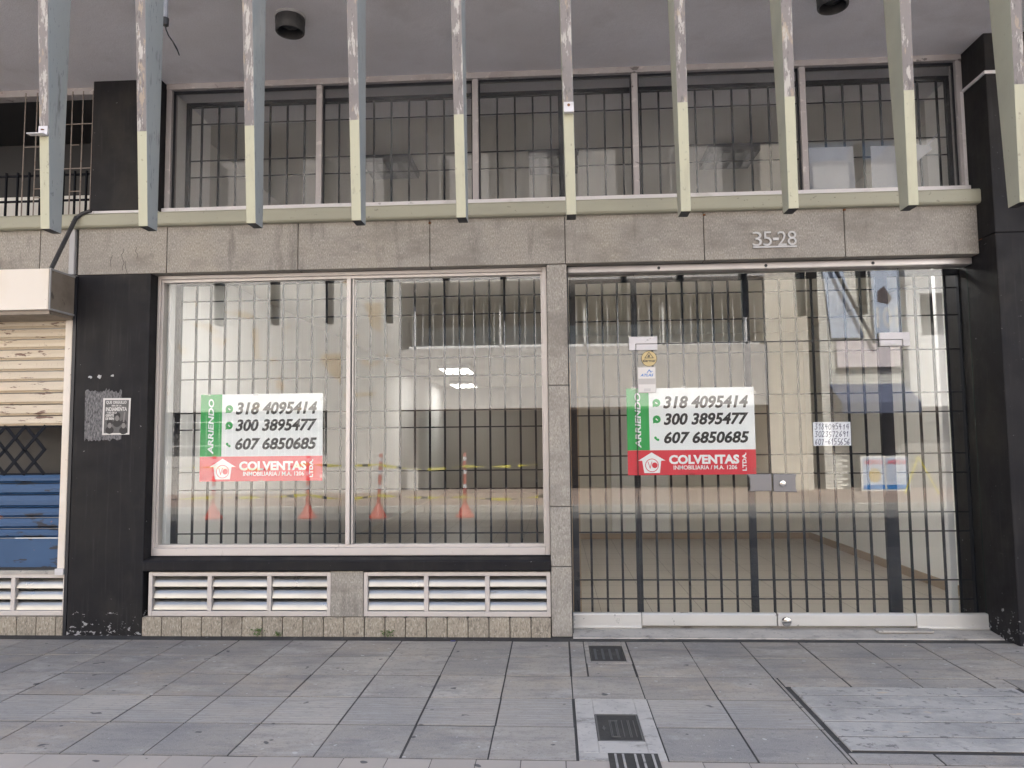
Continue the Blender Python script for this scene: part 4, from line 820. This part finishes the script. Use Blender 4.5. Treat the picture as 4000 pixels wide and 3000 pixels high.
for z in (1.4, 2.1): m_.box(-11.5, -6.8, yf - .13, yf - .121, z, z + .02)
m_.build('window_bars', 'white_bar', O)
T2 = thing('tan_building', 'narrow tan rendered building across the street, seen reflected in the door glass', 'building', (6.7, -16, 0))
m_ = MB(); m_.box(6.08, 7.28, yf - 5, yf + .1, -.01, 12); m_.build('wall', 'far_tan', T2)
m_ = MB(); m_.box(7.281, 7.62, yf - 5, yf - .9, -.01, 12); m_.build('side_gap', 'far_dark', T2)
Br = thing('brick_building', 'white painted brick house across the street with a blue awning', 'building', (8.8, -16, 0))
m_ = MB(); m_.box(7.63, 9.94, yf - 5, yf - .02, 2.95, 9.5); m_.box(7.63, 8.33, yf - 5, yf - .02, -.01, 2.949); m_.build('wall', 'brick_gap', Br)
m_ = MB(); 
for j in range(110):
    z = .005 + .085 * j; x = 7.632 - (.1 if j % 2 else 0)
    while x < 9.94:
        x0, x1 = max(x, 7.632), min(x + .235, 9.938)
        if x1 - x0 > .03 and (z > 2.96 or x1 < 8.34): m_.box(x0, x1, yf - .03, yf - .005, z, z + .072)
        x += .245
m_.build('brick_face', 'white_brick', Br)
m_ = MB(); m_.box(8.34, 9.93, yf - 3, yf - 2.9, -.01, 2.94); m_.build('shop_opening', 'far_dark', Br)
m_ = MB(); m_.prof([(yf, 2.98), (yf + .9, 2.40), (yf + .9, 2.12), (yf + .88, 2.12), (yf + .88, 2.38), (yf - .0, 2.95)], 7.85, 9.95); m_.build('awning', 'awning_blue', Br)
m_ = MB(); m_.prism([(7.70, 6.9), (8.15, 6.9), (8.85, 4.30), (7.95, 4.30)], yf + .05, yf + .09); tag(m_.build('hanging_banner', 'banner_blue'), 'pale blue slanted banner on the brick house across the street', 'banner')
m_ = MB(); m_.tube([(7.75, yf + .3, 7.0), (8.15, yf + .3, 6.0), (9.05, yf + .3, 4.1)], .05, 8); tag(m_.build('awning_arm', 'pole_dark'), 'dark slanted pole in front of the pale blue banner across the street', 'pole')
t = thing('hanging_banner', 'pale blue banner lettered in white beside the white building across the street', 'banner', (9.5, yf + .2, 4.2))
MB().prism([(9.05, 6.9), (9.85, 6.9), (9.85, 4.25), (9.1, 4.25)], yf + .16, yf + .2).build('cloth', 'banner_blue', t)
m_ = MB(); add_text(m_, '101', 9.16, 9.76, 4.55, 5.15, yf + .206, bold=.03, th=.004); m_.build('lettering', 'far_white', t)
m_ = MB(); m_.prism([(9.2, 5.3), (9.5, 5.22), (9.62, 5.4), (9.4, 5.75), (9.22, 5.6)], yf + .201, yf + .205); m_.build('printed_patch', 'banner_dark', t)
MB().box(8.05, 9.85, yf + .12, yf + .15, 3.45, 4.2).build('signboard', 'banner_pink', Br)
Wb = thing('white_building', 'white rendered building across the street with a square window', 'building', (12, -16, 0))
m_ = MB(); m_.box(9.96, 10.34, yf - 5, yf + .3, 2.3, 10); m_.box(11.05, 16, yf - 5, yf + .3, 2.3, 10); m_.box(10.34, 11.05, yf - 5, yf + .3, 2.3, 4.3); m_.box(10.34, 11.05, yf - 5, yf + .3, 5.5, 10); m_.box(9.96, 16, yf - 5, yf - .6, -.01, 2.29); m_.build('wall', 'far_white', Wb)
MB().box(10.3, 11.1, yf - .4, yf - .3, 4.2, 5.6).build('window', 'far_dark', Wb)
MB().box(10.0, 15.9, yf - .59, yf - .5, .0, 2.1).build('shop_front', 'far_recess', Wb)
Fb = thing('tall_building', 'taller grey building farther along the facing side of the street', 'building', (24, -18, 0)); MB().box(16.1, 45, yf - 8, yf, -.01, 9).build('wall', 'far_band', Fb)
Gb = thing('tall_building', 'cream building farther along the facing side of the street', 'building', (-34, -18, 0)); MB().box(-50, -24.1, yf - 8, yf, -.01, 10).build('wall', 'far_tan', Gb)
# delineator posts and tape
t = thing('delineator_post', 'orange delineator post on the road, farthest from the doors', 'traffic post', (0, 0, 0), 'orange delineator posts with tape')
MB().lathe([(.205, 0), (.205, .03), (.165, .07), (.10, .19), (.062, .27), (.045, .30)], (0, 0, 0), 28).build('base', 'cone_orange', t, smooth=True)
MB().lathe([(.040, .29), (.040, 1.34), (.034, 1.365), (.0, 1.37)], (0, 0, 0), 18).build('tube', 'cone_orange', t, smooth=True)
for z in (.62, .92, 1.2): MB().lathe([(.0415, z), (.0415, z + .085)], (0, 0, 0), 18).build('reflective_band', 'cone_white', t, smooth=True)
PX = [-7.41, -5.33, -3.80, -1.93, .06]; LB = ['orange delineator post on the road, farthest from the doors', 'orange delineator post on the road, second from the tape end', 'leaning orange delineator post on the road, third from the tape end', 'orange delineator post on the road, reflected nearest the granite pier', 'orange delineator post on the road where the tape ends']
posts = [t] + [dup(t) for _ in range(4)]
for o, x, lb in zip(posts, PX, LB): o.location = (x, -10.1, -.15); o['label'] = lb
posts[2].rotation_euler = (0, math.radians(2.5), 0)
def tape(z, label, ph):
    m_ = MB(); xs = [-12.5] + PX
    for i in range(len(xs) - 1):
        n = 14
        P = [(xs[i] + (xs[i + 1] - xs[i]) * k / n, z + (.035, -.02, .03, .0, -.05, .0)[i] * (1 - k / n) + (-.02, .03, .0, -.05, .02)[i] * k / n - .085 * math.sin(math.pi * k / n) * (.35 + .65 * math.sin(i * 1.7 + ph) ** 2)) for k in range(n + 1)]
        for k in range(n):
            (a, b), (c, d) = P[k], P[k + 1]; h0, h1 = [.017 + .014 * math.sin(.9 * (k + q) + i * 2 + ph) for q in (0, 1)]
            m_.mi = 1 if k % 4 == 3 else 0
            m_.prism([(a, b - h0), (c, d - h1), (c, d + h1), (a, b + h0)], -10.055, -10.052)
    tag(m_.build('barrier_tape', ['tape_yellow', 'tape_black']), label, 'barrier tape', 'yellow barrier tape between the posts')
tape(.98, 'upper strip of yellow and black barrier tape tied between orange posts', 0)
tape(.33, 'lower strip of yellow and black barrier tape tied between orange posts', 1.3)
t = thing('poster_board', 'white framed board with two blue office posters on the pavement across the street', 'notice board', (9.0, -15.2, 0))
MB().box(8.36, 9.66, -15.26, -15.24, -.0, .95).build('frame', 'far_white', t)
m_ = MB(); m_.box(8.41, 8.98, -15.239, -15.235, .04, .90); m_.box(9.04, 9.61, -15.239, -15.235, .04, .90); m_.build('poster', 'banner_blue', t)
m_ = MB(); m_.box(8.41, 8.98, -15.234, -15.232, .04, .16); m_.box(9.04, 9.61, -15.234, -15.232, .04, .16); m_.build('blue_band', 'sticker_blue', t)
m_ = MB(); blob(m_, 8.72, .42, .16, .2, -15.234); m_.build('printed_figure', 'sticker_gold', t)
m_ = MB()
for x0, x1 in ((8.45, 8.94), (9.08, 9.57)):
    P_, F_ = text_mesh('SU OFICINA', x0, x1, .72, .83, -15.231, bold=.03)
    vv = [m_.b.verts.new((x0 + x1 - p[0], p[1], p[2])) for p in P_]
    for q in F_: m_._f([vv[i] for i in q])
m_.build('lettering', 'sign_red', t)
m_ = MB(); m_.tube([(8.95, -14.0, .0), (9.38, -14.1, .95)], .022, 8); m_.tube([(9.80, -14.0, .0), (9.38, -14.1, .95)], .022, 8); tag(m_.build('folding_trestle', 'frame_yellow'), 'yellow A-shaped trestle on the pavement across the street', 'trestle')
